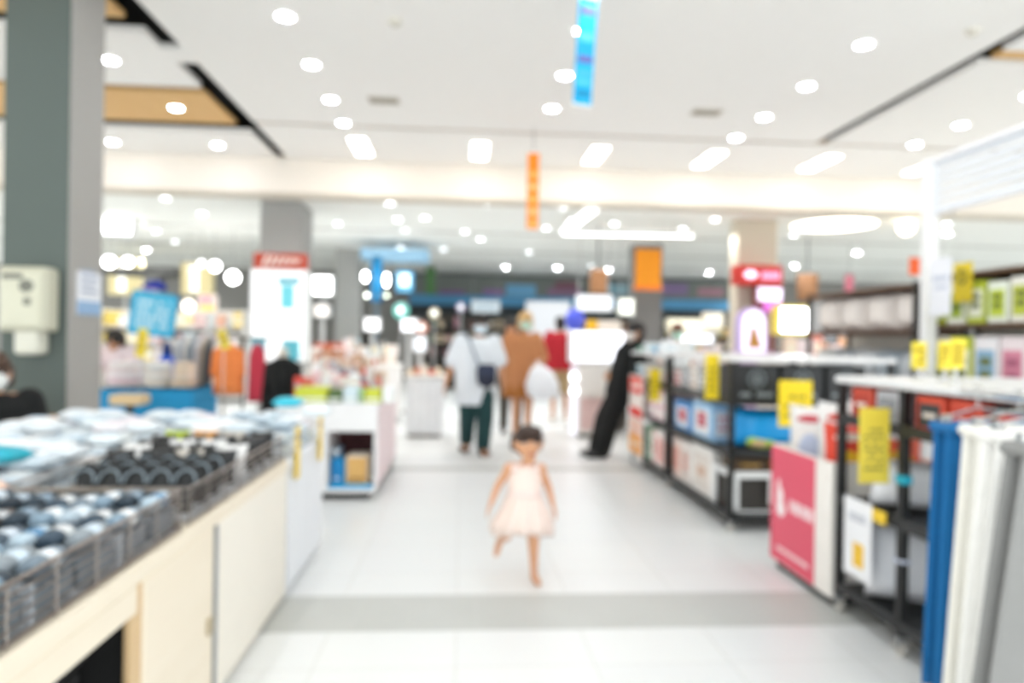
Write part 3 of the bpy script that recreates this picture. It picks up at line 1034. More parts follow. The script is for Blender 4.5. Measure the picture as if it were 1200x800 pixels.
# ================================================================ LEFT MIDDLE: BLUE-DRAPED TABLE, SIGN, RACKS, MANNEQUIN
x0, x1 = at(118, 470, 8.0).x, at(226, 470, 8.0).x
t = thing('draped_table', 'long sale table draped in bright blue cloth behind the packet counter', 'table', ((x0 + x1) / 2, 8.3, 0))
part('tabletop', MB().box(x0, 7.95, .74, x1, 8.75, .78, .01), mat('#1e8fc0', .7), t)
rg = []
for z in (0.01, .3, .6, .78):
    ring = []
    k = (1 - z / .78)
    for s in range(64):
        u = s / 64 * 4
        e, f_ = int(u), u - int(u)
        cs = [(x0, 7.95), (x1, 7.95), (x1, 8.75), (x0, 8.75)]
        p, q = cs[e], cs[(e + 1) % 4]
        ox, oy = [(0, -1), (1, 0), (0, 1), (-1, 0)][e]
        wv = .02 * k * math.sin(s * 2.6)
        ring.append(Vector((p[0] + (q[0] - p[0]) * f_ + ox * (wv + .012), p[1] + (q[1] - p[1]) * f_ + oy * (wv + .012), z)))
    rg.append(ring)
part('skirt_cloth', MB().rings(rg), mat('#1b8fc4', .8, 0, .08), t, smooth=True)
heap = [(126, 164, 415, 446, '#efe6ea', 'white and pink heap of folded clothes on the blue table'), (174, 198, 420, 446, '#f2efe9', 'white heap of folded clothes beside the yellow tag on the blue table'), (203, 226, 425, 447, '#f0e3d2', 'cream heap of folded clothes at the aisle end of the blue table')]
for hi_, (px0, px1, py0, py1, hexc, lab) in enumerate(heap):
    a, b = at(px0, py1, 8.2), at(px1, py0, 8.2)
    w = b.x - a.x
    cols_ = [('#f4eff0', '#e9cfd8', '#ffffff', '#efe3e6', '#f2ecea', '#f6f2f3'), ('#f5f3ee', '#e9e4da', '#fbfaf8', '#efe9e2', '#dfe4e8', '#f7f5f1'), ('#f2e6d6', '#e6d2ba', '#f7efe4', '#efdcc6', '#f3ead9', '#ead7c0')][hi_]
    for k in range(6):
        z = .791 + k * .048
        sx = w * (.47 - .02 * k) * rnd.uniform(.92, 1.0)
        T = Matrix.Rotation(rnd.uniform(-.12, .12), 3, 'Z')
        rg = []
        for (u, q) in ((-1, .6), (-.96, .95), (0, 1.0), (.96, .97), (1, .62)):
            rg.append([T @ Vector((u * sx, .15 * q * math.copysign(abs(math.cos(2 * PI * j_ / 16)) ** .5, math.cos(2 * PI * j_ / 16)), .0235 * q * math.sin(2 * PI * j_ / 16))) for j_ in range(16)])
        mb = MB().rings(rg).move(((a.x + b.x) / 2, 8.25, z + .0237))
        solo('folded_garment', mb, mat(cols_[k], .85, 0, .08, 14), '%s folded garment, %s up in the blue table pile %s' % (colour_word(cols_[k]), ORD[k], ('by the wicker tray', 'by the yellow card', 'at the aisle end')[hi_]), 'clothing', 'folded garments on the blue table', True)
a, b = at(132, 474, 7.6), at(170, 462, 7.6)
t = thing('wicker_tray', 'low tan wicker tray on a stand before the blue-draped table', 'tray', ((a.x + b.x) / 2, 7.6, 0))
part('tray', MB().box(a.x, 7.5, a.z, b.x, 7.75, b.z, .02), mat('#d9c095', .7, 0, .2, 30), t)
part('stand', MB().box((a.x + b.x) / 2 - .03, 7.6, 0.02, (a.x + b.x) / 2 + .03, 7.66, a.z), BLACKM, t)
part('base', MB().box(a.x, 7.5, 0, b.x, 7.75, .02), BLACKM, t)


def card_on_stick(name, label, rect, y, hexc, zfoot, tilt=0.0, cat='price tag', rows=3, ink='#a98a12', th=.008, framec=None):
    a, b = at(rect[0], rect[3], y), at(rect[2], rect[1], y)
    w, h = b.x - a.x, b.z - a.z
    c = Vector(((a.x + b.x) / 2, y, zfoot))
    t = thing(name, label, cat, c)
    dz = (a.z + b.z) / 2 - zfoot
    T = Matrix.Rotation(tilt, 3, 'Y')
    up = Vector((0, 0, dz))
    mb = MB().box(-w / 2, -th / 2, -h / 2, w / 2, th / 2, h / 2, .003).xf(T).move(up)
    part('card', mb, mat(hexc, .5, 0, .03), t, world=False)
    if rows:
        mb = bars(MB(), -w * .36, -h * .34, w * .36, h * .34, -th / 2, rows, rnd)
        part('print', mb.xf(T).move(up), mat(ink, .6), t, world=False)
    if framec:
        f = MB()
        for (q0, q1, q2, q3) in ((-w / 2, -h / 2, w / 2, -h / 2 + .03), (-w / 2, h / 2 - .03, w / 2, h / 2), (-w / 2, -h / 2, -w / 2 + .03, h / 2), (w / 2 - .03, -h / 2, w / 2, h / 2)):
            f.box(q0, -th / 2 - .004, q1, q2, -th / 2 + .002, q3)
        part('border', f.xf(T).move(up), mat(framec, .5), t, world=False)
    if dz - h / 2 > .01:
        part('stem', MB().cyl((0, .006, 0), (0, .006, dz - h / 2 + .02), .006 if h < .6 else .015, n=6), CHROME, t, world=False)
        part('foot', MB().cyl((0, .006, 0), (0, .006, .008), .03 if h < .6 else .15, n=12), CHROME, t, world=False)
    return t


card_on_stick('sale_sign', 'tilted light blue printed sale board on a pole behind the blue table', (152, 343, 207, 393), 8.9, '#45b7dd', 0, .12, 'sign', 4, '#c9e8f4', .02, '#1fa3d2')
card_on_stick('price_tag', 'tall yellow price card standing on the blue-draped table', (160, 385, 172, 418), 8.02, '#f0d936', .79, .12)
card_on_stick('price_tag', 'yellow price card tilted on the clothes rail beside the orange jacket', (256, 386, 268, 409), 8.0, '#efdb55', 0, -.3)
p = at(187, 425, 8.4)
t = thing('blue_bag', 'bright blue drawstring bag standing between the clothes heaps', 'bag', (p.x, 8.58, .79))
part('bag', MB().loft([(.79, .10, .08, p.x, 8.6), (.85, .13, .09, p.x, 8.6), (1.05, .11, .08, p.x, 8.6), (1.15, .05, .04, p.x, 8.6)]), mat('#1550c4', .5), t, smooth=True)
part('neck', MB().loft([(1.14, .05, .04, p.x, 8.6), (1.2, .06, .05, p.x, 8.6), (1.3, .03, .03, p.x, 8.6)]), mat('#13306f', .6), t, smooth=True)

# the garment rail
gx0, gx1 = at(205, 400, 9.2).x, at(262, 400, 9.2).x
t = thing('garment_rail', 'chrome garment rail of pale clothes behind the blue-draped table', 'clothes rail', ((gx0 + gx1) / 2, 9.2, 0))
part('rail', MB().cyl((gx0, 9.2, 1.42), (gx1, 9.2, 1.42), .015, n=10), CHROME, t)
for x in (gx0, gx1):
    part('post', MB().cyl((x, 9.2, .03), (x, 9.2, 1.42), .018, n=10), mat('#6c5a4a', .5), t)
    part('foot', MB().box(x - .03, 8.95, 0, x + .03, 9.45, .03, .005), BLACKM, t)


def garment(x, y, zt, zb, w, hexc, label, cat='garment', group=None, rz=0.0, fold=.10, sleeves=False, name='hanging_garment', flare=1.15, th=.06, rr=.015, ax=0):
    t = thing(name, label, cat, (x, y, zb), rz, group)
    h = zt - zb
    secs = []
    for k in range(7):
        u = k / 6
        secs.append((h * u, w / 2 * (flare + (1 - flare) * u) * (1 if u < .93 else .55), th * (1.1 - .35 * u), 0, 0))
    part('cloth', MB().loft(secs, 40, fold, 7, x * 9), mat(hexc, .85, 0, .06), t, smooth=True, world=False)
    part('hanger', MB().tube([(-w * .35, 0, h - .03), (0, 0, h + .03), (w * .35, 0, h - .03)], .006).tube([tuple((0, 0, h + .03))] + [((u if ax == 0 else 0), (u if ax else 0), h + v) for u, v in ((0, .04), (rr + .008, .05), (rr + .008, .075), (rr * .8, .075 + rr + .009), (-rr * .8, .075 + rr + .009), (-rr - .008, .075), (-rr - .008, .06))], .0035), CHROME, t, world=False)
    if sleeves:
        for s in (-1, 1):
            part('sleeve', MB().cap((s * w * .42, 0, h - .10), (s * w * .52, -.02, h * .42), .055, .045), mat(hexc, .85, 0, .06), t, smooth=True, world=False)
    return t


gc = ['#e9e7e4', '#d2d6da', '#f2efe9', '#9aa6b0', '#efeef0', '#c9b9a6', '#5d6a76', '#e6ddd4']
for i in range(8):
    x = gx0 + .05 + (gx1 - gx0 - .1) * i / 7
    garment(x, 9.2, 1.42 - .075 - .003, .62, .36, gc[i], ['off-white shirt at the sale board end of the chrome rail', 'pale grey shirt second on the chrome rail', 'cream shirt third on the chrome rail', 'blue grey shirt fourth on the chrome rail', 'white shirt fifth on the chrome rail', 'tan shirt sixth on the chrome rail', 'slate shirt seventh on the chrome rail', 'beige shirt at the orange jacket end of the chrome rail'][i], 'shirt', 'shirts on the chrome rail', PI / 2 - .12, th=.022, sleeves=False)
# orange and red garments on a short stand
p = at(277, 440, 8.3)
t = thing('clothes_stand', 'thin black clothes stand holding an orange and a red jacket', 'clothes stand', (p.x, 8.42, 0))
part('post', MB().cyl((p.x, 8.55, .02), (p.x, 8.55, 1.36), .016, n=10).cyl((p.x, 8.55, 1.36), (p.x, 8.42, 1.36), .012, n=8), BLACKM, t)
part('arm', MB().cyl((p.x - .25, 8.42, 1.36), (p.x + .35, 8.42, 1.36), .012, n=8), BLACKM, t)
part('base', MB().cyl((p.x, 8.55, 0), (p.x, 8.55, .02), .2, n=20), BLACKM, t)
garment(p.x - .13, 8.42, 1.285 - .003, .70, .30, '#ef8a4a', 'orange jacket hanging beside the garment rail', 'jacket', None, 0, .08, True, 'orange_jacket', rr=.012, ax=1)
garment(p.x + .20, 8.42, 1.285 - .003, .62, .18, '#c2374a', 'dark red jacket hanging beside the orange jacket', 'jacket', None, 0, .08, False, 'red_jacket', rr=.012, ax=1)

# the headless mannequin
a, b = at(316, 470, 7.5), at(347, 412, 7.5)
cx = (a.x + b.x) / 2
t = thing('mannequin', 'headless shop mannequin in a long black coat beside the lit display', 'mannequin', (cx, 7.5, 0))
part('base', MB().cyl((cx, 7.5, 0), (cx, 7.5, .02), .2, n=20), CHROME, t)
part('pole', MB().cyl((cx, 7.5, .02), (cx, 7.5, .7), .015, n=8), CHROME, t)
part('neck_block', MB().loft([(1.16, .06, .06, cx, 7.5), (1.24, .045, .045, cx, 7.5), (1.27, .05, .05, cx, 7.5)]), mat('#d8d2c6', .4), t, smooth=True)
part('black_coat', MB().loft([(.35, .17, .13, cx, 7.5), (.6, .15, .12, cx, 7.5), (.85, .125, .10, cx, 7.5), (1.02, .15, .11, cx, 7.5), (1.12, .14, .09, cx, 7.5), (1.17, .06, .06, cx, 7.5)], 30, .05), mat('#0c0e0e', .9), t, smooth=True)
for s in (-1, 1):
    part('sleeve', MB().cap((cx + s * .14, 7.5, 1.07), (cx + s * .17, 7.48, .78), .05, .04).cap((cx + s * .17, 7.48, .78), (cx + s * .16, 7.42, .55), .042, .036), mat('#0d0f0f', .9), t, smooth=True)
# ================================================================ RIGHT: THE BLACK WHEELED RACKS
def rack(label, x0, x1, y0, y1, levels, ztop, topm, posts):
    t = thing('wheeled_rack', label, 'rack', ((x0 + x1) / 2, (y0 + y1) / 2, 0))
    for y in posts:
        for x in (x0, x1 - .04):
            part('post', MB().box(x, y - .02, .085, x + .04, y + .02, ztop - .035, .003), BLACKM, t)
            ca = part('castor', MB().box(x + .004, y - .02, .06, x + .036, y + .02, .085).box(x + .002, y - .012, .03, x + .006, y + .012, .07).box(x + .034, y - .012, .03, x + .038, y + .012, .07), mat('#8e9092', .4, .6), t)
            part('wheel', MB().cyl((x + .008, y, .035), (x + .032, y, .035), .035, n=14), mat('#b9b6ae', .5), ca)
    for z in levels:
        part('shelf', MB().box(x0 + .008, y0 + .01, z - .025, x1 - .008, y1 - .01, z, .003), BLACKM, t)
        part('lip', MB().box(x0 + .001, y0 + .02, z - .03, x0 + .012, y1 - .02, z + .022).box(x0 + .02, y0, z - .03, x1 - .02, y0 + .012, z + .022), mat('#222425', .5), t)
    part('top_board', MB().box(x0 - .01, y0 - .01, ztop - .035, x1 + .01, y1 + .01, ztop, .006), topm, t)
    return t


TOPM = mat('#e4e4e4', .35, 0, .05)
RX = 1.985
r1 = rack('long black wheeled rack with a pale top beyond the pink bin, near half', RX, 3.25, 5.05, 6.62, (.12, .585, .965), 1.295, TOPM, (5.07, 6.60))
r1['label'] = 'long black wheeled rack holding the bright blue bag, beyond the pink bin'
r2 = rack('x', RX, 3.25, 6.66, 8.05, (.12, .585, .965), 1.28, TOPM, (6.68, 8.03))
r2['label'] = 'black wheeled rack of pink boxes between the blue bag rack and the leaning person'


def carton(name, label, cat, x0, x1, y0, y1, z0, z1, hexc, acc, group=None, ink='#f5f5f5', rows=2, rough=.5):
    t = thing(name, label, cat, ((x0 + x1) / 2, (y0 + y1) / 2, z0), 0, group)
    w, h, l = x1 - x0, z1 - z0, y1 - y0
    part('carton', MB().box(x0, y0, z0, x1, y1, z1, .004), mat(hexc, rough), t)
    part('end_panel', MB().box(x0 + w * .12, y0 - .003, z0 + h * .15, x1 - w * .12, y0 + .002, z1 - h * .2), mat(acc, .5), t)
    part('side_panel', MB().box(x0 - .003, y0 + l * .12, z0 + h * .15, x0 + .002, y1 - l * .12, z1 - h * .2), mat(acc, .5), t)
    mb = bars(MB(), x0 + w * .2, z0 + h * .3, x1 - w * .2, z1 - h * .3, y0 - .003, rows, rnd)
    for k in range(rows):
        zz = z0 + h * (.3 + .4 * (k + .3) / rows)
        mb.box(x0 - .006, y0 + l * .25, zz, x0 - .002, y1 - l * .3, zz + h * .12)
    part('print', mb, mat(ink, .5), t)
    return t


# end face of the first rack, top tier: dark appliances
BLK, DGR = '#1a1d1f', '#33383b'
for i, (xa, xb) in enumerate(((2.04, 2.37), (2.40, 2.72), (2.75, 3.05))):
    t = thing('boxed_fan', ['black boxed fan with a grey ring print at the aisle corner of the rack', 'black boxed fan with a grey ring print second on the rack end', 'black boxed fan with a grey ring print third on the rack end'][i], 'appliance box', ((xa + xb) / 2, 5.25, .966), 0, 'black boxed fans on the rack')
    part('carton', MB().box(xa, 5.10, .966, xb, 5.42, 1.235, .005), mat(BLK, .4), t)
    c = ((xa + xb) / 2, 5.098, 1.13)
    tor = MB().torus((0, 0, 0), .06, .008, 24, 6).xf(Matrix.Rotation(PI / 2, 3, 'X')).move(c)
    part('ring_print', tor, mat('#7d868a', .5), t, smooth=True)
    part('hub_print', MB().cyl((c[0], 5.094, c[2]), (c[0], 5.1, c[2]), .022), mat('#8b9498', .5), t)
    part('text_print', bars(MB(), xa + .04, .99, xb - .04, 1.04, 5.1, 1, rnd), mat('#9aa2a5', .5), t)
for i in range(5):
    y = 5.46 + i * .225
    hx, ac = [('#d9d4cf', '#a33b3b'), ('#bfc1c2', '#7e8486'), ('#e6e1dc', '#c9b8a8'), ('#c9cdd0', '#52575c'), ('#dcdcda', '#b4564c')][i]
    carton('goods_carton', 'grey printed carton, %s from the corner on the top tier of the blue bag rack' % ORD[i], 'carton', 2.03, 2.5, y, y + .20, .966, 1.13 + .03 * (i % 3), hx, ac, 'grey cartons on the top tier')
# mid tier: the bright blue bag
a, b = at(863, 530, 5.3), at(922, 476, 5.3)
t = thing('blue_cushion', 'plump bright blue plastic bag with a lime oval on the rack end', 'bag', (2.38, 5.28, .586))
part('bag', MB().pillow(.72, .30, .34, 12).move((2.42, 5.30, .752)), mat('#0fa0ea', .3, 0, .06), t, smooth=True)
part('lime_oval', MB().ell((2.27, 5.155, .655), (.12, .02, .05)), mat('#a6cf3c', .4), t, smooth=True)
part('oval_patch', MB().ell((2.25, 5.145, .645), (.07, .02, .03)), mat('#d8b78c', .4), t, smooth=True)
carton('goods_carton', 'pale blue and white printed bag standing behind the bright blue bag', 'carton', 2.03, 2.3, 5.55, 6.02, .586, .90, '#9fc9ea', '#e9eef2', None, '#c25a6a', 3)
carton('goods_carton', 'red and blue printed carton at the joint of the two racks', 'carton', 2.03, 2.3, 6.08, 6.52, .586, .86, '#4a8fd0', '#d9e6f0', None, '#c23a46', 3)
# bottom tier: white wire crate with a white card, brown boxes
t = thing('white_crate', 'white framed crate of dark goods on the bottom tier of the rack end', 'crate', (2.5, 5.3, .121))
WF = mat('#eceeee', .4)
mb = MB()
X0, X1, Y0, Y1, Z0, Z1 = 2.03, 3.1, 5.09, 5.5, .121, .44
part('frame', MB().box(X0, Y0, Z1 - .05, X1, Y0 + .02, Z1).box(X0, Y0, Z0, X0 + .05, Y0 + .02, Z1 - .05).box(X1 - .04, Y0, Z0, X1, Y0 + .02, Z1 - .05).box(X0, Y0, Z0, X1, Y0 + .02, Z0 + .03), WF, t)
part('side_frame', MB().box(X0, Y0, Z1 - .05, X0 + .02, Y1, Z1).box(X0, Y1 - .04, Z0, X0 + .02, Y1, Z1 - .05), WF, t)
part('inner_box', MB().box(X0 + .03, Y0 + .03, Z0, X1 - .05, Y1, Z1 - .06), mat('#34302c', .6), t)
t = thing('sign_card', 'white card with a faint pink print on the white crate', 'card', (2.55, 5.07, .2))
part('card', MB().box(2.30, 5.07, .20, 2.66, 5.08, .42, .002), mat('#f0eeee', .5), t)
part('print', bars(MB(), 2.37, .26, 2.58, .36, 5.07, 2, rnd), mat('#d9a0a4', .5), t)
for i, (xa, xb, hx) in enumerate(((2.06, 2.3, '#5d452c'), (2.33, 2.52, '#8a6a2c'), (2.56, 2.75, '#c9c4bd'))):
    carton('goods_carton', ['dark brown carton', 'mustard brown carton', 'pale grey carton'][i] + ' standing on the white crate', 'carton', xa, xb, 5.12, 5.4, .441, .53, hx, '#2f2418', None, '#c79a4a', 1)
# aisle side, bottom tier
t = thing('white_frame_box', 'white framed flat box on the bottom tier beside the crate', 'box', (2.1, 5.8, .121))
part('carton', MB().box(2.035, 5.53, .121, 2.25, 6.05, .53, .005), mat('#f2f0ec', .5), t)
part('inset_panel', MB().box(2.03, 5.60, .18, 2.036, 5.98, .46), mat('#e2dad2', .5), t)
part('print', MB().box(2.026, 5.68, .28, 2.031, 5.86, .36), mat('#cfae98', .5), t)
for i, (ya, yb, hx, ac, lab) in enumerate(((6.09, 6.32, '#efe9e4', '#d8c9bf', 'ivory carton on the bottom tier of the blue bag rack'), (6.35, 6.56, '#f2e3dc', '#e8b8a8', 'cream and salmon carton, last on the bottom tier of the blue bag rack'))):
    carton('goods_carton', lab, 'carton', 2.035, 2.3, ya, yb, .121, .5, hx, ac, None, '#d98a7a')
# second rack: pink boxes etc.
for i in range(9):
    y = 6.72 + i * .118
    hx = ['#f0d7db', '#f6f0ef', '#eec0ca', '#f4ece8', '#e9a9b5', '#f3e9ea', '#dcb7c6', '#f5eeea', '#e8c6cc'][i]
    carton('pink_box', 'slim %s box, %s along the middle tier of the pink box rack' % ('pink' if i % 2 == 0 else 'white', ORD[i]), 'box', 2.03, 2.3, y, y + .108, .586, .87 + .02 * (i % 3), hx, '#faf4f2', 'slim boxes on the middle tier', '#d7889a', 1)
for i in range(5):
    y = 6.72 + i * .21
    hx, ac = [('#f3dcd6', '#e8927e'), ('#f6f2ee', '#efb2ac'), ('#efd6d2', '#f7efe9'), ('#9fc9a8', '#e9f2ea'), ('#6fae86', '#dfeee4')][i]
    carton('goods_carton', ['salmon pink', 'white and pink', 'pale pink', 'mint green', 'green'][i] + ' printed carton on the bottom tier of the pink box rack', 'carton', 2.03, 2.35, y, y + .19, .121, .47 + .03 * (i % 2), hx, ac, None, '#c9675a' if i < 3 else '#2f8a5a', 2)
for i in range(6):
    y = 6.73 + i * .215
    hx, ac = [('#cfcfd0', '#8f2f3a'), ('#dcdad6', '#b6b2ac'), ('#bdb9b2', '#e7e3dc'), ('#e9e6e0', '#d2b46a'), ('#d6dadd', '#90a4b0'), ('#e9efee', '#3a9fc0')][i]
    carton('goods_carton', 'pale printed pack, %s along the top tier of the pink box rack' % ORD[i], 'carton', 2.03, 2.4, y, y + .19, .966, 1.10 + .04 * (i % 2), hx, ac, 'pale packs on the top tier of the pink box rack')
# dark bottles and packs at the far end
for i in range(3):
    for j in range(2):
        y, z = 7.86 - .0, (.121, .586)[j]
    y = 7.72 + i * .09
for i in range(4):
    y = 7.80 + (i % 2) * .10
    z = .586 if i < 2 else .121
    hx = ['#0f4a66', '#e8ecec', '#1f7a52', '#eef0ee'][i]
    y += .02
    t = thing('bottle', ['dark teal bottle on the middle tier beside the red poster', 'white bottle on the middle tier beside the red poster', 'green bottle on the bottom tier beside the red poster', 'white bottle on the bottom tier beside the red poster'][i], 'bottle', (2.09, y, z))
    part('body', MB().lathe([(0, 0), (.042, 0), (.045, .02), (.045, .2), (.02, .24), (.016, .27), (0, .27)], (2.09, y, z), 14), mat(hx, .3), t, smooth=True)
    part('cap', MB().lathe([(0, .27), (.02, .27), (.02, .31), (0, .31)], (2.09, y, z), 12), mat('#e9e9e9', .4), t)
# red, white and yellow poster boards on the far end of the rack line
p0, p1 = onx(762, 545, 1.93), onx(743, 442, 1.93)
t = thing('poster_board', 'tall red white and yellow printed poster board clipped to the far rack', 'poster', (1.95, 7.75, .12))
y0, y1 = 7.42, 8.02
part('board', MB().box(1.955, y0, .12, 1.972, y1, 1.02, .002), mat('#e8e2dc', .5), t)
for i, (z0, z1, hx) in enumerate(((.82, 1.0, '#e8402c'), (.66, .78, '#f4e4dc'), (.56, .66, '#e6352a'), (.36, .52, '#f1c9b8'), (.16, .36, '#f4a63a'))):
    part('printed_panel', MB().box(1.951, y0 + .03, z0, 1.956, y1 - .03, z1), mat(hx, .5), t)
part('print', MB().box(1.948, y0 + .12, .70, 1.952, y1 - .12, .74).box(1.948, y0 + .1, .24, 1.952, y1 - .15, .28).box(1.948, y0 + .12, .88, 1.952, y1 - .15, .93), mat('#f7f2ea', .5), t)
part('clip', MB().box(1.955, 7.7, 1.02, 1.985, 7.76, 1.05), CHROME, t)


def rack_tag(label, rect, x, hexc='#f4d81e', rows=4, ink='#a08a14', ybot=None):
    """card hung on the aisle side of a rack, square to the aisle"""
    px0, py0, px1, py1 = rect
    c = onx((px0 + px1) / 2, (py0 + py1) / 2, x)
    y = c.y
    a, b = at(px0, py1, y), at(px1, py0, y)
    t = thing('price_tag', label, 'price tag', ((a.x + b.x) / 2, y, a.z))
    part('card', MB().box(a.x, y - .004, a.z, b.x, y + .004, b.z, .002), mat(hexc, .5, 0, .03), t)
    w, h = b.x - a.x, b.z - a.z
    part('print', bars(MB(), a.x + w * .15, a.z + h * .15, b.x - w * .15, b.z - h * .25, y - .004, rows, rnd, .002, .4), mat(ink, .5), t)
    part('tag_arm', MB().box(min(a.x, b.x) + w * .4, y - .003, b.z - .01, max(b.x, RX - .016), y + .003, b.z + .004) if x < 2.1 else MB().box((a.x + b.x) / 2 - .01, y + .003, b.z - .02, (a.x + b.x) / 2 + .01, 5.036, b.z - .01), CHROME, t)
    return t


rack_tag('narrow yellow price tag on the pink box rack', (826, 415, 843, 468), 1.93)
rack_tag('small yellow price tag beside the red poster board', (761, 432, 774, 470), 1.94)
rack_tag('large square yellow price tag on the end of the blue bag rack', (912, 446, 952, 500), 2.36, '#f6d816', 3)
rack_tag('tall yellow printed price tag hung on the rack between its two black posts', (1006, 478, 1043, 566), 1.89, '#efd84a', 7, '#8f8436')
# packs on top of the far rack
for i, (px0, px1, py0, hx, lab) in enumerate(((742, 756, 414, '#2f9a6a', 'green pack on the far rack top beside the leaning person'), (757, 776, 402, '#e9f2f2', 'white pack on the far rack top'), (777, 796, 408, '#3aa6d0', 'blue pack on the far rack top'), (797, 815, 404, '#e9ecf0', 'pale pack on the far rack top next to the blue pack'))):
    y = 7.9 - i * .22
    a, b = at(px0, 420, y), at(px1, py0, y)
    carton('goods_carton', lab, 'carton', 2.02 + .02 * i, 2.02 + .02 * i + (b.x - a.x), y - .08, y + .08, 1.281, max(1.33, b.z), hx, '#eef3f3', None, '#2f7a9a')

# ================================================================ THE PINK BIN
t = thing('dump_bin', 'white dump bin with a rose pink printed front beside the aisle', 'bin', (2.3, 3.95, 0))
PK = mat('#e0526b', .45, 0, .03)
x0, y0, y1 = 1.975, 3.60, 4.32
part('front_panel', MB().box(x0, y0, .05, x0 + .02, y1, .77, .004), mat('#f3efe9', .5), t)
part('pink_poster', MB().box(x0 - .004, y0 + .17, .06, x0 + .002, y1 - .005, .76), PK, t, 'rose pink poster with white emblem and lines')
mb = MB()
mb.ell((x0 - .004, 4.19, .46), (.004, .045, .06)).ell((x0 - .004, 4.18, .39), (.004, .06, .05)).ell((x0 - .004, 4.21, .53), (.004, .02, .035))
part('emblem', mb, mat('#fbeff0', .5), t)
mb = MB()
for k, w in enumerate((.03, .045, .03, .04, .035, .03)):
    mb.box(x0 - .007, 4.06 - k * .05 - w, .40, x0 - .002, 4.06 - k * .05, .47)
for k in range(9):
    mb.box(x0 - .007, 4.22 - k * .045 - .03, .13, x0 - .002, 4.22 - k * .045, .155)
part('lettering', mb, mat('#f9e3e6', .5), t)
part('end_panel', MB().box(x0 + .02, y0, .05, 2.62, y0 + .02, .77, .004), mat('#efebe4', .5), t)
part('back_panel', MB().box(2.60, y0 + .02, .05, 2.62, y1, .77, .004), mat('#efebe4', .5), t)
part('far_panel', MB().box(x0 + .02, y1 - .02, .05, 2.60, y1, .77, .004), mat('#efebe4', .5), t)
part('floor_board', MB().box(x0 + .02, y0 + .02, .55, 2.60, y1 - .02, .57), mat('#d9d4cc', .6), t)
part('base', MB().box(x0 + .03, y0 + .03, 0, 2.58, y1 - .03, .05), BLACKM, t)


def snack(label, x, y, z, w, h, th, hexc, acc, acc2, rz=0.0, lean=0.0):
    t = thing('snack_bag', label, 'bag', (x, y, z), rz)
    T = Matrix.Rotation(lean, 3, 'X')
    up = Vector((0, 0, h / 2))
    part('bag', MB().pillow(w, h, th, 8).xf(T).move(up), mat(hexc, .3, 0, .05), t, smooth=True, world=False)
    part('printed_blob', MB().ell((0, -th * .46, -h * .08), (w * .28, th * .1, h * .26)).xf(T).move(up), mat(acc, .35), t, smooth=True, world=False)
    part('printed_band', MB().ell((0, -th * .40, h * .3), (w * .32, th * .1, h * .07)).xf(T).move(up), mat(acc2, .35), t, smooth=True, world=False)
    return t


snack('white snack bag with blue print, farthest along the pink bin', 2.13, 4.14, .572, .24, .46, .12, '#e4e1de', '#b9c4dc', '#c23a4a', -.5)
snack('grey white snack bag with a yellow blob standing behind the red bag', 2.20, 3.93, .572, .24, .50, .10, '#ecebe8', '#f0c04c', '#d24a3a', -.4)
snack('red snack bag with a big yellow figure in the pink bin', 2.13, 3.72, .572, .25, .40, .13, '#e2442a', '#f6c41c', '#f1e6d8', -.35)
snack('orange red snack bag at the rack side of the pink bin', 2.43, 3.76, .572, .28, .40, .12, '#ee5a2a', '#f3c83a', '#ffffff', -.2)
snack('silver white snack bag at the far back corner of the pink bin', 2.44, 4.16, .572, .26, .5, .1, '#e9e7e6', '#d2d6dc', '#e86a5a', 0)

# ================================================================ THE NEAR RACK WITH PILLOWS
r3 = rack('black wheeled rack of white pillows beside the hanging trousers', RX, 2.95, 2.30, 3.58, (.14, .60, 1.02), 1.235, TOPM, (3.56, 3.04, 2.32))
part('teal_band', MB().box(RX - .004, 3.01, .775, RX + .044, 3.07, .815, .003), mat('#18a9c2', .4), r3, 'teal tape band round the post')
part('clear_clip', MB().box(RX - .005, 3.01, .42, RX + .045, 3.07, .435, .002), mat('#c8cfe0', .3), r3)
for i, (x, y, z, w, h, th, ln, lab) in enumerate((
        (2.24, 3.28, .141, .46, .40, .20, .0, 'white pillow standing on the bottom tier between the two black posts'),
        (2.62, 3.30, .141, .42, .36, .18, .0, 'white pillow at the back of the bottom tier of the near rack'),
        (2.24, 2.78, .141, .42, .42, .20, .0, 'white pillow on the bottom tier beside the blue trousers'),
        (2.24, 3.28, .601, .44, .24, .20, .0, 'folded white pillow on the middle tier between the two black posts'),
        (2.24, 2.78, .601, .40, .38, .2, .0, 'white pillow on the middle tier beside the blue trousers'),
        (2.66, 3.2, .601, .4, .34, .18, .0, 'white pillow at the back of the middle tier of the near rack'))):
    t = thing('pillow', lab, 'pillow', (x, y, z), -.55)
    part('cover', MB().pillow(w, h, th, 12).move((0, 0, h / 2)), mat('#eef0f4', .85, 0, .03), t, smooth=True, world=False)
    part('seam', MB().tube([(-w * .46, 0, .012), (w * .46, 0, .012)], .005), mat('#dfe2e8', .8), t, world=False)
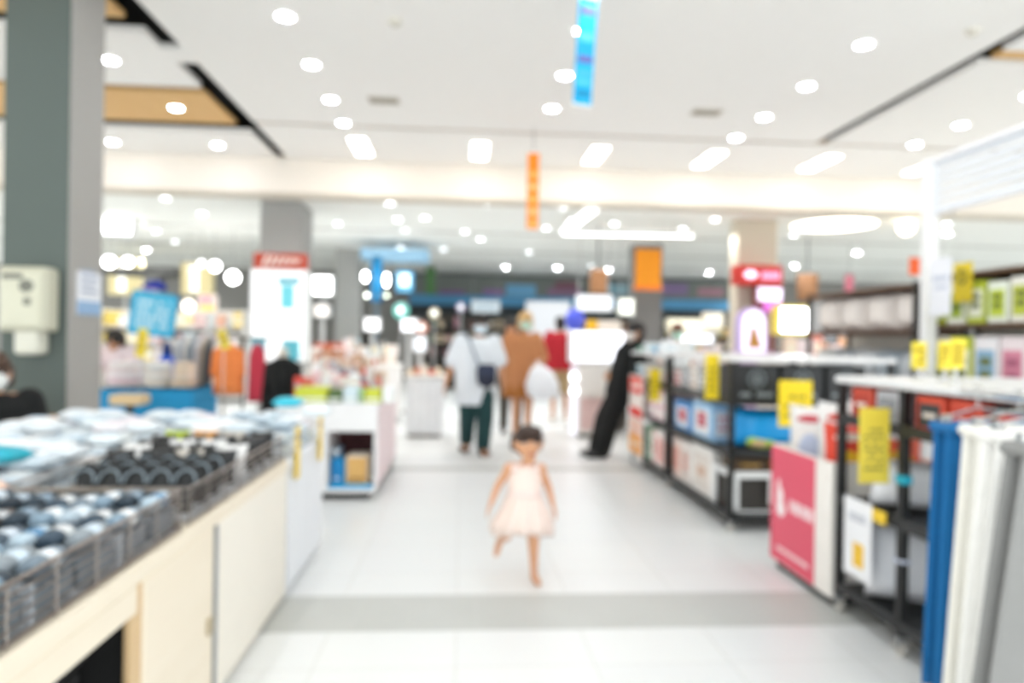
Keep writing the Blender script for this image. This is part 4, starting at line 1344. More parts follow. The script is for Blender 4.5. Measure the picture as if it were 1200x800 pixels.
# white card with a yellow square hung flat along the aisle side, off the far post
xc = RX - .022
p0, p1 = onx(989, 668, xc), onx(1022, 592, xc)
y1, y0, z0, z1 = p0.y, p1.y, min(p0.z, p1.z), max(p0.z, p1.z)
t = thing('sign_card', 'white hanging card with a yellow square on the black post', 'card', (xc, (y0 + y1) / 2, z0))
part('card', MB().box(xc - .004, y0, z0, xc + .004, y1, z1, .002), mat('#f1f2f5', .5), t)
w_, h_ = y1 - y0, z1 - z0
part('yellow_square', MB().box(xc - .007, y0 + w_ * .25, z0 + h_ * .15, xc - .003, y0 + w_ * .62, z0 + h_ * .45), mat('#f2c32c', .5), t)
part('print', MB().box(xc - .007, y0 + w_ * .2, z0 + h_ * .72, xc - .003, y0 + w_ * .8, z0 + h_ * .82), mat('#c9ccd4', .5), t)
part('hook', MB().box(xc, (y0 + y1) / 2 - .01, z1 - .02, xc + .006, (y0 + y1) / 2 + .01, .567).box(xc, (y0 + y1) / 2 - .01, .56, RX - .001, (y0 + y1) / 2 + .01, .567), CHROME, t)
q = at(1040, 612, 3.2)
t = thing('price_tag', 'small yellow shelf tag clipped to the middle shelf of the pillow rack', 'price tag', (2.0, 3.25, .58))
part('card', MB().box(1.965, 3.11, .565, 1.972, 3.24, .625, .001), mat('#efc92a', .5), t)
part('clip', MB().box(1.972, 3.15, .585, 1.985, 3.20, .605), CHROME, t)
# red boxes on the top tier with a silver model on one of them
for i, (ya, yb, hx, ac, lab) in enumerate(((3.34, 3.52, '#d9553f', '#b8402f', 'orange red toy carton at the far end of the top tier'), (3.12, 3.30, '#c6c6ca', '#8a8d92', 'grey toy carton second on the top tier'), (2.82, 3.00, '#e0553c', '#3a3d40', 'orange red toy carton in the middle of the top tier'), (2.60, 2.78, '#db4f38', '#c23f2c', 'red toy carton beside the silver model box'), (2.36, 2.54, '#2a2c2e', '#c9453a', 'black and red toy carton at the trousers end of the top tier'))):
    carton('toy_carton', lab, 'toy box', 2.03, 2.62, ya, yb, 1.021, 1.18, hx, ac, None, '#e6dcd2', 1)
t = thing('toy_model', 'silver grey model car pack lying before the red toy cartons', 'toy', (2.01, 3.06, 1.021))
part('body', MB().box(2.635, 2.9, 1.021, 2.9, 3.05, 1.08, .02), mat('#c3bdb2', .35, .4), t)
part('cabin', MB().box(2.69, 2.92, 1.08, 2.83, 3.03, 1.12, .015), mat('#4a4c4e', .3), t)
for xx in (2.69, 2.84):
    part('wheel', MB().cyl((xx, 2.893, 1.045), (xx, 2.905, 1.045), .022, n=14), BLACKM, t)

# ================================================================ TROUSERS ON A CHROME STAND
t = thing('chrome_stand', 'chrome clothes stand holding blue, white and grey trousers', 'clothes stand', (1.9, 2.0, 0))
part('rail', MB().cyl((1.70, 1.55, 1.25), (1.70, 2.27, 1.25), .012, n=10), CHROME, t)
part('arm', MB().cyl((1.70, 1.57, 1.25), (1.80, 1.57, 1.25), .012, n=10), CHROME, t)
part('post', MB().cyl((1.80, 1.57, .03), (1.80, 1.57, 1.55), .02, n=14), CHROME, t)
part('finial', MB().ell((1.80, 1.57, 1.56), (.03, .03, .03)), CHROME, t, smooth=True)
part('base', MB().cyl((1.80, 1.57, 0), (1.80, 1.57, .03), .22, n=28), CHROME, t)


def trousers(label, y, p_top, p_bot, zt, zb, w, hexc, nf, phase):
    xl_top, xl_bot = at(p_top, 502, y).x, at(p_bot, 800, y).x
    cx = xl_top + w / 2
    t = thing('hanging_trousers', label, 'trousers', (cx, y, zb))
    for s in (0, 1):
        rg = []
        for k in range(9):
            u = k / 8
            z = zb + (zt - zb) * u
            xl = xl_bot + (xl_top - xl_bot) * u
            xr = xl_top + w + (xl_top - xl_bot) * .3 * (1 - u)
            yy = y + (s - .5) * .055
            ring = []
            for j in range(36):
                a_ = 2 * PI * j / 36
                g = 1 + .22 * (1.1 - u) * math.sin(nf * a_ + phase + s)
                ring.append(Vector(((xl + xr) / 2 + (xr - xl) / 2 * math.cos(a_), yy + .026 * g * math.sin(a_), z)))
            rg.append(ring)
        part('trouser_leg', MB().rings(rg), mat(hexc, .85, 0, .05, 25), t, smooth=True)
    part('waistband', MB().box(xl_top - .005, y - .06, zt - .03, xl_top + w + .005, y + .06, zt + .005, .012), mat(hexc, .8), t)
    part('clip_hanger', MB().tube([(xl_top + .02, y, zt + .02), (1.70, y, zt + .055), (xl_top + w - .02, y, zt + .02)], .005).tube([(1.70, y, zt + .055), (1.70, y, 1.22), (1.719, y, 1.235), (1.719, y, 1.255), (1.709, y, 1.268), (1.691, y, 1.268), (1.681, y, 1.255)], .0035).box(xl_top + .01, y - .012, zt - .01, xl_top + .035, y + .012, zt + .03).box(xl_top + w - .035, y - .012, zt - .01, xl_top + w - .01, y + .012, zt + .03), CHROME, t)
    return t


trousers('bright blue trousers hanging farthest along the chrome stand', 2.20, 1101, 1086, 1.145, .28, .36, '#0b66a0', 11, 0)
trousers('cream white trousers hanging next to the bright blue trousers', 2.03, 1137, 1109, 1.155, .26, .38, '#eeece4', 9, 1)
trousers('plain white trousers hanging between the cream and the grey trousers', 1.89, 1160, 1122, 1.16, .26, .36, '#f3f2ee', 10, 2)
trousers('grey trousers hanging closest to the chrome post', 1.70, 1190, 1130, 1.15, .24, .40, '#8c8c8a', 8, 3)

# ================================================================ TALL SHELVES AND LOUVRED SCREEN AGAINST THE RIGHT SIDE
DW = wood('#6b4a2e', '#4f3520', 2, .5)


def tall_shelf(label, x0, x1, y0, y1, zs):
    t = thing('tall_shelf', label, 'shelf', ((x0 + x1) / 2, (y0 + y1) / 2, 0))
    for z in zs:
        part('shelf_board', MB().box(x0, y0 + .04, z - .035, x1, y1 - .04, z, .003), DW, t)
    for y in (y0, y1 - .04):
        for x in (x0, x1 - .05):
            part('upright', MB().box(x, y, 0, x + .05, y + .04, zs[-1] + .02, .003), mat('#2b2622', .5), t)
    part('back_board', MB().box(x1 - .01, y0 + .04, .05, x1, y1 - .04, zs[-1]), mat('#e6dfd3', .6), t)
    return t


SX0, SX1 = 4.2, 4.75
tall_shelf('tall dark wooden shelf of lime green boxes behind the toy rack', SX0, SX1, 4.6, 6.15, (.35, .95, 1.59, 2.02))
tall_shelf('tall dark wooden shelf of white pillows beyond the lime green boxes', SX0, SX1, 6.25, 8.3, (.35, .95, 1.54, 1.98))
for i in range(6):
    y0 = 4.70 + i * .235
    hx, ac = [('#d9cdb8', '#8a6a4a'), ('#eceadf', '#b9c23a'), ('#e9efe0', '#bfcf3a'), ('#b7c433', '#eef0dc'), ('#eef0e6', '#9fb52a'), ('#b3c02c', '#e9ecd0')][i]
    carton('bedding_box', ['beige', 'ivory', 'pale', 'lime green', 'white and lime', 'bright lime green'][i] + ' bedding box, %s along the upper wooden shelf' % ORD[i], 'box', 4.22, 4.6, y0, y0 + .20, 1.591, 1.92 + .02 * (i % 2), hx, ac, None, '#5f6a2a', 2)
for i in range(5):
    y0 = 4.70 + i * .28
    hx, ac = [('#a8937a', '#e9dccb'), ('#efe2e4', '#d98aa0'), ('#f1eef0', '#8fb7d2'), ('#bcc63c', '#f0f2e2'), ('#e3dfd0', '#a9b63a')][i]
    carton('bedding_box', ['brown', 'pink print', 'white and blue', 'lime', 'ivory'][i] + ' bedding pack, %s along the lower wooden shelf' % ORD[i], 'box', 4.22, 4.6, y0, y0 + .25, .951, 1.48, hx, ac, None, '#b0607a' if i == 1 else '#6f7a3a', 2)
for i in range(4):
    y = 6.52 + i * .50
    t = thing('pillow_pack', 'white pillow pack, %s along the upper shelf beyond the lime boxes' % ORD[i], 'pillow', (4.45, y, 1.541), PI / 2)
    part('cover', MB().pillow(.47, .40, .34, 10).move((0, 0, .20)), mat('#f4ece6', .8, 0, .03), t, smooth=True, world=False)
    part('label_card', MB().box(-.08, -.178, .14, .08, -.168, .24), mat('#dccfc4', .6), t, world=False)
for i in range(5):
    y = 6.47 + i * .41
    t = thing('bedding_bag', 'grey blue clear bedding bag, %s along the lower shelf beyond the lime boxes' % ORD[i], 'bag', (4.45, y, .951), PI / 2)
    hx = ['#c9d0d6', '#aab6bf', '#d9dee2', '#b4bcc2', '#cdd3d4'][i]
    part('bag', MB().pillow(.38, .42, .36, 9).move((0, 0, .21)), mat(hx, .4, 0, .12, 14), t, smooth=True, world=False)
    part('label_card', MB().box(-.07, -.188, .12, .07, -.178, .22), mat('#eef0f0', .6), t, world=False)
for (rect, y, lab) in (((1068, 401, 1086, 432), 3.3, 'short yellow price card standing on the toy rack top'), ((1099, 400, 1116, 433), 3.1, 'yellow price card second on the toy rack top'), ((1113, 397, 1131, 432), 2.9, 'slanted yellow price card third on the toy rack top')):
    card_on_stick('price_tag', lab, rect, y, '#efdc3c', 1.2355, .08 if '1113' in str(rect) else 0)
c = onx(1128, 330, 4.19)
t = thing('price_tag', 'yellow price card on the upright beside the lime green boxes', 'price tag', (4.15, c.y, c.z - .2))
part('card', MB().box(4.188, c.y - .11, c.z - .17, 4.196, c.y + .11, c.z + .16, .002), mat('#e9cf1e', .5), t)
part('print', MB().torus((0, 0, 0), .05, .014, 18, 6).xf(Matrix.Rotation(PI / 2, 3, 'Y')).move((4.187, c.y, c.z + .04)), mat('#8f8420', .5), t)
c = onx(1102, 336, 3.98)
t = thing('white_card', 'long white paper card hanging under the white screen post', 'card', (3.98, c.y, c.z - .25))
part('sheet', MB().box(3.975, c.y - .13, c.z - .24, 3.982, c.y + .13, c.z + .24, .002), mat('#f0f2f8', .6), t)
part('print', MB().box(3.971, c.y - .09, c.z + .05, 3.976, c.y + .09, c.z + .09).box(3.971, c.y - .09, c.z - .02, 3.976, c.y + .06, c.z + .01), mat('#ccd3e2', .6), t)
part('string', MB().cyl((3.978, c.y, c.z + .24), (4.085, c.y, 2.55), .004, n=6), CHROME, t)

t = thing('louvred_screen', 'white louvred overhead screen on a white post above the wooden shelves', 'screen', (4.12, 5.0, 0))
LX = 4.12
ye = onx(1090, 250, LX).y
part('post', MB().box(LX - .05, ye - .05, 0, LX + .05, ye + .05, 3.05, .005), mat('#f5f5f5', .5), t)
part('post', MB().box(LX - .05, 1.0, 0, LX + .05, 1.1, 3.05, .005), mat('#f5f5f5', .5), t)
part('top_rail', MB().box(LX - .03, 1.1, 3.0, LX + .03, ye - .05, 3.04, .004), mat('#f3f4f6', .5), t)
part('bottom_rail', MB().box(LX - .03, 1.1, 2.54, LX + .03, ye - .05, 2.57, .004), mat('#f3f4f6', .5), t)
nsl = 6
for k in range(nsl):
    z = 2.60 + k * (2.97 - 2.60) / (nsl - 1)
    part('slat', MB().cbox((LX, (1.1 + ye - .05) / 2, z), (.012, ye - 1.15, .055), .003, Matrix.Rotation(.35, 3, 'Y')), mat('#dde2e8', .5, 0, .01), t)
# ================================================================ PEOPLE
SKIN = mat('#c8916b', .55, 0, .05)
HAIR = mat('#1d1614', .6, 0, .2, 40)


def hand(mb, w, d, n, s, curl=.5):
    """palm and five fingers from the wrist W along D; the palm looks along N"""
    d = Vector(d).normalized()
    n = (Vector(n) - d * Vector(n).dot(d)).normalized()
    a = d.cross(n)
    for o in (-.028, -.01, .01, .028):
        mb.cap(w, w + d * .085 * s + a * o * s, .016 * s, .0135 * s, 8)
    for k, (o, L) in enumerate(((-.031, .058), (-.0105, .074), (.0105, .080), (.031, .070))):
        b0 = w + d * .085 * s + a * o * s
        m1 = b0 + (d + n * curl * .5).normalized() * L * .5 * s
        m2 = m1 + (d + n * curl * 1.6).normalized() * L * .5 * s
        mb.cap(b0, m1, .0095 * s, .009 * s, 8).cap(m1, m2, .009 * s, .0075 * s, 8)
    t0 = w + d * .028 * s + a * .030 * s
    t1 = t0 + (d * .7 + a * .75 + n * .25).normalized() * .042 * s
    t2 = t1 + (d + a * .15 + n * .3).normalized() * .032 * s
    mb.cap(t0, t1, .013 * s, .011 * s, 8).cap(t1, t2, .011 * s, .009 * s, 8)


def human(t, s, J, headr=(.076, .094, .118), girth=1.0, skin=SKIN, yaw=0.0, limb=1.0, vox=.011, hands=(.5, .5), feet=True, palm=(None, None), face=True):
    """body of one skin in the local frame of T; figure looks along -Y; J holds joints in metres"""
    J = {k: Vector(v) for k, v in J.items()}
    mb = MB()
    g = girth
    pel = (J['hl'] + J['hr']) / 2
    mb.cap(J['hl'], J['hr'], .095 * s * g, None, 14)
    ch = (J['sl'] + J['sr']) / 2 - Vector((0, 0, .10 * s))
    for o in (-.06, .06):
        q = Vector((o * s, 0, 0))
        mb.cap(pel + q, ch + q, .10 * s * g, .105 * s * g, 14)
    mb.cap(J['sl'], J['sr'], .058 * s, None, 12)
    mb.cap((J['sl'] + J['sr']) / 2, J['head'] - Vector((0, 0, headr[2] * .5)), .052 * s * (1 if s > .7 else .8), .048 * s * (1 if s > .7 else .9), 12)
    for a in 'lr':
        mb.cap(J['s' + a], J['e' + a], .050 * s * limb, .040 * s * limb).cap(J['e' + a], J['w' + a], .040 * s * limb, .027 * s * limb)
        mb.cap(J['h' + a], J['k' + a], .085 * s * limb, .056 * s * limb).cap(J['k' + a], J['a' + a], .054 * s * limb, .036 * s * limb)
        if feet:
            mb.cap(J['a' + a] + Vector((0, 0, -.02 * s)), J['t' + a], .038 * s, .028 * s).cap(J['a' + a] + Vector((0, 0, -.045 * s)), J['t' + a], .03 * s, .026 * s)
        d = (J['w' + a] - J['e' + a])
        side = -1 if a == 'r' else 1
        pl = palm[0 if a == 'l' else 1] or Vector((-side, 0, 0))
        hand(mb, J['w' + a], d, pl, s * (1.0 if s > .7 else 1.0), hands[0 if a == 'l' else 1])
    H = J['head']
    Rh = Matrix.Rotation(yaw, 3, 'Z')
    def hp(x, y, z):
        return H + Rh @ Vector((x * headr[0], y * headr[1], z * headr[2]))
    mb.ell(H + Rh @ Vector((0, .012, .012)), (headr[0], headr[1] * .98, headr[2] * .92), 18, 13, Rh)
    mb.cap(hp(0, -.35, -.35), hp(0, -.55, -.78), headr[0] * .62, headr[0] * .42, 12)
    mb.cap(hp(0, -.93, .12), hp(0, -1.12, -.22), headr[0] * .14, headr[0] * .21, 8)
    for sx in (-1, 1):
        mb.ell(hp(sx * 1.0, .08, -.02), (headr[0] * .14, headr[1] * .2, headr[2] * .25), 10, 7, Rh)
    body = blob('body', mb, skin, t, vox, 4)
    if face:
        ew = mat('#f2efe9', .3)
        for sx in (-1, 1):
            e = MB().ell(hp(sx * .40, -.80, .10), (headr[0] * .14, headr[0] * .12, headr[0] * .085), 10, 7)
            obj('eye', e.mesh('eye', True), ew, body)
            obj('iris', MB().ell(hp(sx * .40, -.91, .10), (headr[0] * .075, headr[0] * .045, headr[0] * .075), 8, 5).mesh('iris', True), mat('#20140e', .3), body)
            obj('eyebrow', MB().cap(hp(sx * .2, -.98, .30), hp(sx * .62, -.84, .30), headr[0] * .06, headr[0] * .04, 6).mesh('eyebrow', True), HAIR, body)
        obj('mouth', MB().cap(hp(-.22, -.90, -.48), hp(0, -.95, -.53), headr[0] * .06, headr[0] * .075, 8).cap(hp(0, -.95, -.53), hp(.22, -.90, -.48), headr[0] * .075, headr[0] * .06, 8).mesh('mouth', True), mat('#a8564c', .5), body)
    return body, hp, Rh


def hair_cap(t, hp, Rh, hr, hexm=None, length=0.0, fringe=.5, k=1.0):
    mb = MB()
    mb.ell(hp(0, .14, .28), (hr[0] * 1.12 * k, hr[1] * 1.08 * k, hr[2] * .86), 18, 11, Rh)
    mb.ell(hp(0, .45, -.05), (hr[0] * 1.05 * k, hr[1] * .78, hr[2] * .85), 16, 9, Rh)
    for x in (-.6, -.25, .2, .6):
        mb.cap(hp(x, -.45, .85), hp(x * 1.15, -.88, fringe), hr[0] * .3, hr[0] * .2, 8)
    if length:
        for sx in (-.9, -.45, 0, .45, .9):
            mb.cap(hp(sx, .45, .2), hp(sx * 1.1, .62, -length), hr[0] * .42, hr[0] * .3, 8)
    return blob('hair', mb, hexm or HAIR, t, .012, 3)


def face_mask(t, hp, Rh, hr, hexc):
    rg = []
    n = 13
    for (z, k, dy) in ((.02, .80, -.06), (-.2, 1.0, -.16), (-.45, .98, -.16), (-.72, .74, -.06), (-.82, .5, 0.0)):
        up = [hp(math.sin(a_) * .98 * k if abs(z) < .9 else 0, -math.cos(a_) * 1.04 + dy * math.cos(a_) + .02, z) for a_ in [(-1.25 + 2.5 * i / (n - 1)) for i in range(n)]]
        dn = [hp(math.sin(a_) * .9 * k, -math.cos(a_) * .9 + .02, z) for a_ in [(-1.25 + 2.5 * i / (n - 1)) for i in range(n)]][::-1]
        rg.append(up + dn)
    m = obj('face_mask', MB().rings(rg).mesh('face_mask', True), mat(hexc, .7, 0, .03), t)
    for sx in (-1, 1):
        obj('ear_loop', MB().tube([hp(sx * .88, -.35, -.1), hp(sx * 1.08, .1, .12), hp(sx * 1.08, .15, -.15), hp(sx * .86, -.3, -.5)], .0025).mesh('ear_loop'), mat('#eef2f4', .6), m)
    return m


def J_stand(s, **kw):
    J = dict(head=(0, -.03, 1.575), sl=(.175, 0, 1.39), sr=(-.175, 0, 1.39), el=(.235, .03, 1.12), er=(-.235, .03, 1.12), wl=(.25, -.05, .88), wr=(-.25, -.05, .88),
             hl=(.085, 0, .90), hr=(-.085, 0, .90), kl=(.10, -.02, .49), kr=(-.10, -.02, .49), al=(.105, .02, .08), ar=(-.105, .02, .08), tl=(.12, -.14, .03), tr=(-.12, -.14, .03))
    J.update(kw)
    return {k: Vector(v) * s for k, v in J.items()}


def shirt(t, name, m, J, s, hem, w, d=.13, sleeve=.7, flare=1.0, label=None, lean=None, sr=.075, neckz=.055):
    mb = MB()
    S = (J['sl'] + J['sr']) / 2
    P = (J['hl'] + J['hr']) / 2
    def axis(z):
        u = (z - P.z) / (S.z - P.z)
        return P.lerp(S, u) if lean is None else lean(z)
    zt = S.z + neckz * s
    zs = [hem, hem + (S.z - hem) * .33, hem + (S.z - hem) * .66, S.z - .03 * s, S.z + .03 * s, zt]
    ws = [w * flare, w * (1 + (flare - 1) * .6), w * 1.0, w * 1.0, w * .74, w * .34]
    ds = [d * flare, d * (1 + (flare - 1) * .5), d, d * .95, d * .7, d * .5]
    secs = []
    for z, a, b in zip(zs, ws, ds):
        c = axis(z)
        secs.append((z, a, b, c.x, c.y))
    mb.loft(secs, 36, .06, 9, 1.0)
    for a in 'lr':
        A, E = J['s' + a], J['e' + a]
        if sleeve <= 1:
            mb.cap(A, A.lerp(E, sleeve), sr * s, sr * s * 1.02, 12)
        else:
            W = J['w' + a]
            mb.cap(A, E, sr * s, sr * .9 * s, 12).cap(E, E.lerp(W, sleeve - 1), sr * .9 * s, sr * .75 * s, 12)
    return blob(name, mb, m, t, .013, 4, label)


def pants(t, name, m, J, s, r=(.115, .085, .065), to=1.0, top=.06):
    mb = MB()
    mb.cap(J['hl'], J['hr'], r[0] * s * 1.02, None, 14)
    mb.cap((J['hl'] + J['hr']) / 2, (J['hl'] + J['hr']) / 2 + Vector((0, 0, top * s)), r[0] * 1.2 * s, r[0] * 1.1 * s, 14)
    for a in 'lr':
        H, K, A = J['h' + a], J['k' + a], J['a' + a]
        if to <= .5:
            mb.cap(H, H.lerp(K, to * 2), r[0] * s * .95, r[1] * s, 12)
        else:
            mb.cap(H, K, r[0] * s * .95, r[1] * s, 12).cap(K, K.lerp(A, (to - .5) * 2), r[1] * s, r[2] * s, 12)
    return blob(name, mb, m, t, .013, 4)


def shoe(t, J, a, m, s):
    A, T = J['a' + a], J['t' + a]
    mb = MB().cap(A + Vector((0, .02, -.035)) * s, T, .044 * s, .037 * s, 12).cap(A, A + Vector((0, 0, -.03)) * s, .046 * s, .05 * s, 12)
    zmin = min(p[2] for p in mb.v)
    mb.v = [(x, y, max(z, 0.0)) for x, y, z in mb.v]
    return obj('shoe', mb.mesh('shoe', True), m, t)


HR = (.085, .103, .128)
# --- the running child
c = (at(613, 680, 4.06).x, 4.06)
t = thing('person', 'small child in a pale pink sleeveless dress running barefoot down the aisle', 'person', (c[0], c[1], 0))
J = {k: Vector(v) for k, v in dict(head=(.015, -.03, .800), sl=(.092, 0, .650), sr=(-.092, 0, .650), el=(.142, .03, .535), er=(-.155, .02, .545), wl=(.165, -.02, .445), wr=(-.195, -.03, .455),
     hl=(.052, 0, .40), hr=(-.052, 0, .40), kl=(.052, -.05, .205), kr=(-.10, .02, .255), al=(.062, -.01, .045), ar=(-.135, .15, .185), tl=(.078, -.105, .02), tr=(-.150, .17, .10)).items()}
hr = (.078, .086, .098)
CSK = mat('#d9a27c', .5, 0, .04)
b, hp, Rh = human(t, .62, J, hr, .78, CSK, .12, .92, .0075, (.4, .4))
hair_cap(t, hp, Rh, hr, mat('#3a281f', .6, 0, .2, 40), .3, .74, .93)
rg = []
for i, (z, rx, ry) in enumerate(((.285, .178, .15), (.34, .168, .14), (.40, .140, .12), (.47, .108, .095), (.52, .095, .08), (.58, .100, .078), (.635, .092, .066), (.675, .055, .052))):
    g = max(0, .13 - i * .025)
    rg.append([Vector((rx * (1 + g * math.sin(11 * 2 * PI * j / 66)) * math.cos(2 * PI * j / 66) - .01 * (1 if z < .4 else 0), ry * (1 + g * math.sin(11 * 2 * PI * j / 66)) * math.sin(2 * PI * j / 66) + (.02 if z < .4 else 0), z + (.012 * math.sin(3 * 2 * PI * j / 66) if i == 0 else 0))) for j in range(66)])
dr = obj('dress', MB().rings(rg).mesh('dress', True), mat('#f5e2d8', .85, 0, .07, 14), t)
for sx in (-1, 1):
    obj('shoulder_strap', MB().cap((sx * .062, -.045, .66), (sx * .072, .045, .66), .022, None, 8).mesh('shoulder_strap', True), mat('#f5e3de', .85), dr)
obj('waist_sash', MB().loft([(.495, .104, .090, 0, 0), (.51, .100, .086, 0, 0), (.53, .099, .084, 0, 0)], 30).mesh('waist_sash', True), mat('#f3ddd6', .8), dr)

# --- person in the white tunic
p = onz(556, 532, 0)
s = .985
t = thing('person', 'walking person in a loose white tunic and dark green trousers with navy shoulder bag', 'person', (p.x, p.y, 0), 0)
J = J_stand(s, head=(.05, -.04, 1.58), sl=(.21, 0, 1.38), sr=(-.19, 0, 1.38), el=(.30, .05, 1.12), er=(-.30, .05, 1.10), wl=(.33, -.02, .88), wr=(-.36, -.06, .86), kl=(.12, -.10, .50), al=(.10, -.02, .08), tl=(.12, -.18, .03), kr=(-.09, .0, .5), ar=(-.10, .18, .13), tr=(-.12, .06, .05), hl=(.10, 0, .9), hr=(-.10, 0, .9))
b, hp, Rh = human(t, s, J, HR, 1.25, SKIN, 0)
hair_cap(t, hp, Rh, HR)
face_mask(t, hp, Rh, HR, '#cfe3ee')
shirt(t, 'tunic', mat('#dfe5ea', .85, 0, .04), J, s, .60, .265, .18, .85, .90, sr=.10)
pants(t, 'trousers', mat('#12393a', .85), J, s, (.135, .11, .09), .97)
for a in 'lr':
    obj('sandal', MB().box(J['t' + a].x - .045, J['t' + a].y - .04, J['t' + a].z - .03, J['t' + a].x + .045, J['t' + a].y + .22, J['t' + a].z - .01, .008).cap((J['t' + a].x - .045, J['t' + a].y + .05, J['t' + a].z), (J['t' + a].x + .045, J['t' + a].y + .05, J['t' + a].z), .03, None, 8).mesh('sandal'), mat('#3a2a24', .6), t)
tb = thing('shoulder_bag', 'navy blue crossbody bag hanging before the white tunic', 'bag', (p.x + .12, p.y - .25, .83))
part('pouch', MB().loft([(.83, .05, .05, p.x + .12, p.y - .25), (.88, .11, .06, p.x + .12, p.y - .25), (1.03, .12, .06, p.x + .12, p.y - .25), (1.10, .09, .04, p.x + .12, p.y - .25)]), mat('#182036', .6), tb, smooth=True)
part('flap', MB().box(p.x + .02, p.y - .318, .97, p.x + .22, p.y - .30, 1.09, .008), mat('#232d48', .6), tb)
part('strap', MB().tube([(p.x + .04, p.y - .22, 1.07), (p.x - .04, p.y - .225, 1.25), (p.x - .10, p.y - .17, 1.42), (p.x - .12, p.y - .03, 1.47), (p.x - .11, p.y + .1, 1.42)], .014), mat('#7b8794', .6), tb)

# --- woman in the tan dress with the white carrier bag
p = Vector((at(611, 500, 9.4).x, 9.4, 0))
s = 1.02
t = thing('person', 'woman in a tan brown dress and green mask carrying a white plastic bag', 'person', (p.x, p.y, 0))
J = J_stand(s, head=(.03, -.04, 1.60), el=(.27, .03, 1.12), wl=(.16, -.20, 1.06), er=(-.25, .04, 1.12), wr=(-.22, -.02, .86), kl=(.08, -.05, .48), al=(.07, -.02, .08), tl=(.08, -.18, .03), kr=(-.08, .0, .48), ar=(-.08, .06, .08), tr=(-.1, -.10, .03))
b, hp, Rh = human(t, s, J, HR, 1.1)
hair_cap(t, hp, Rh, HR, mat('#cda873', .7, 0, .1), .7, .5, 1.08)
face_mask(t, hp, Rh, HR, '#b5dccb')
DRS = mat('#b97c50', .85, 0, .06)
shirt(t, 'dress', DRS, J, s, .72, .235, .16, .95, 1.10, sr=.085)
obj('skirt_hem', MB().loft([(.62, .255, .18, 0, 0), (.68, .26, .185, 0, 0), (.80, .245, .17, 0, 0)], 36, .05).mesh('skirt_hem', True), mat('#a5672f', .85), t)
for a in 'lr':
    shoe(t, J, a, mat('#5a3a28', .5), s)
bx_, by_ = p.x + .22, p.y - .32
t = thing('carrier_bag', 'big white plastic carrier bag held by the woman in tan', 'bag', (bx_, by_, .62))
part('bag', MB().loft([(.62, .10, .08, bx_ + .03, by_), (.68, .20, .13, bx_ + .03, by_), (.82, .22, .14, bx_ + .02, by_), (.98, .15, .10, bx_, by_), (1.06, .07, .05, bx_ - .03, by_)], 28, .10, 5), mat('#eef0f4', .3, 0, .05, 15, .4), t, smooth=True)
for d_ in (-.025, .025):
    part('handle', MB().tube([(bx_ - .03 + d_, by_, 1.04), (bx_ - .05, by_ + .02, 1.12), (p.x + .17, p.y - .26, 1.10)], .012), mat('#f2f3f6', .3), t)
# --- dark haired person just behind her
t = thing('person', 'dark haired person in grey mostly hidden behind the woman in tan', 'person', (at(598, 500, 10.6).x, 10.6, 0))
s = 1.0
J = J_stand(s)
b, hp, Rh = human(t, s, J, HR)
hair_cap(t, hp, Rh, HR, None, .6)
shirt(t, 'shirt', mat('#8d8a86', .85), J, s, .85, .2, .13, .7)
pants(t, 'trousers', mat('#4a463f', .85), J, s)
for a in 'lr':
    shoe(t, J, a, mat('#3b3532', .5), s)
# --- red shirt, seen from behind
p = onz(655, 492, 0)
s = 1.06
t = thing('person', 'person in a red T-shirt and khaki shorts standing with their back turned', 'person', (p.x, p.y, 0), PI)
J = J_stand(s, el=(.25, .02, 1.12), wl=(.22, -.14, .95), er=(-.25, .02, 1.12), wr=(-.22, -.14, .95))
b, hp, Rh = human(t, s, J, HR, 1.05)
hair_cap(t, hp, Rh, HR)
shirt(t, 'shirt', mat('#a81624', .85, 0, .06), J, s, .82 * s, .235, .165, .75, 1.04, sr=.085)
pants(t, 'shorts', mat('#b39a72', .85), J, s, (.108, .105, .07), .46, 0)
for a in 'lr':
    shoe(t, J, a, mat('#d9c4b4', .5), s)
# --- all in black, leaning back on the rack
p = onz(700, 541, 0)
p = Vector((at(700, 538, 8.36).x, 8.36, 0))
t = thing('person', 'person dressed all in black leaning back against the end of the rack', 'person', (p.x, p.y, 0), -PI / 2)
s = 1.0
# local -Y is world -X here: the figure looks to the left, its back to +Y
J = J_stand(s, head=(.0, .44, 1.50), sl=(.18, .42, 1.33), sr=(-.18, .40, 1.33), el=(.21, .45, 1.06), er=(-.22, .42, 1.06), wl=(.06, .20, .98), wr=(-.10, .19, .99), hl=(.09, .30, .84), hr=(-.09, .30, .84), kl=(.10, .13, .46), kr=(-.10, .10, .46), al=(.10, .04, .08), ar=(-.10, .0, .08), tl=(.11, -.12, .03), tr=(-.11, -.16, .03))
b, hp, Rh = human(t, s, J, HR, 1.1)
hair_cap(t, hp, Rh, HR)
face_mask(t, hp, Rh, HR, '#d7d2cc')
BK = mat('#080b0b', .9, 0, .1)
shirt(t, 'jacket', BK, J, s, .76, .235, .20, 1.9, 1.0, sr=.09)
pants(t, 'trousers', mat('#060808', .9, 0, .1), J, s, (.14, .115, .098), .98)
for a in 'lr':
    shoe(t, J, a, mat('#101010', .4), s)
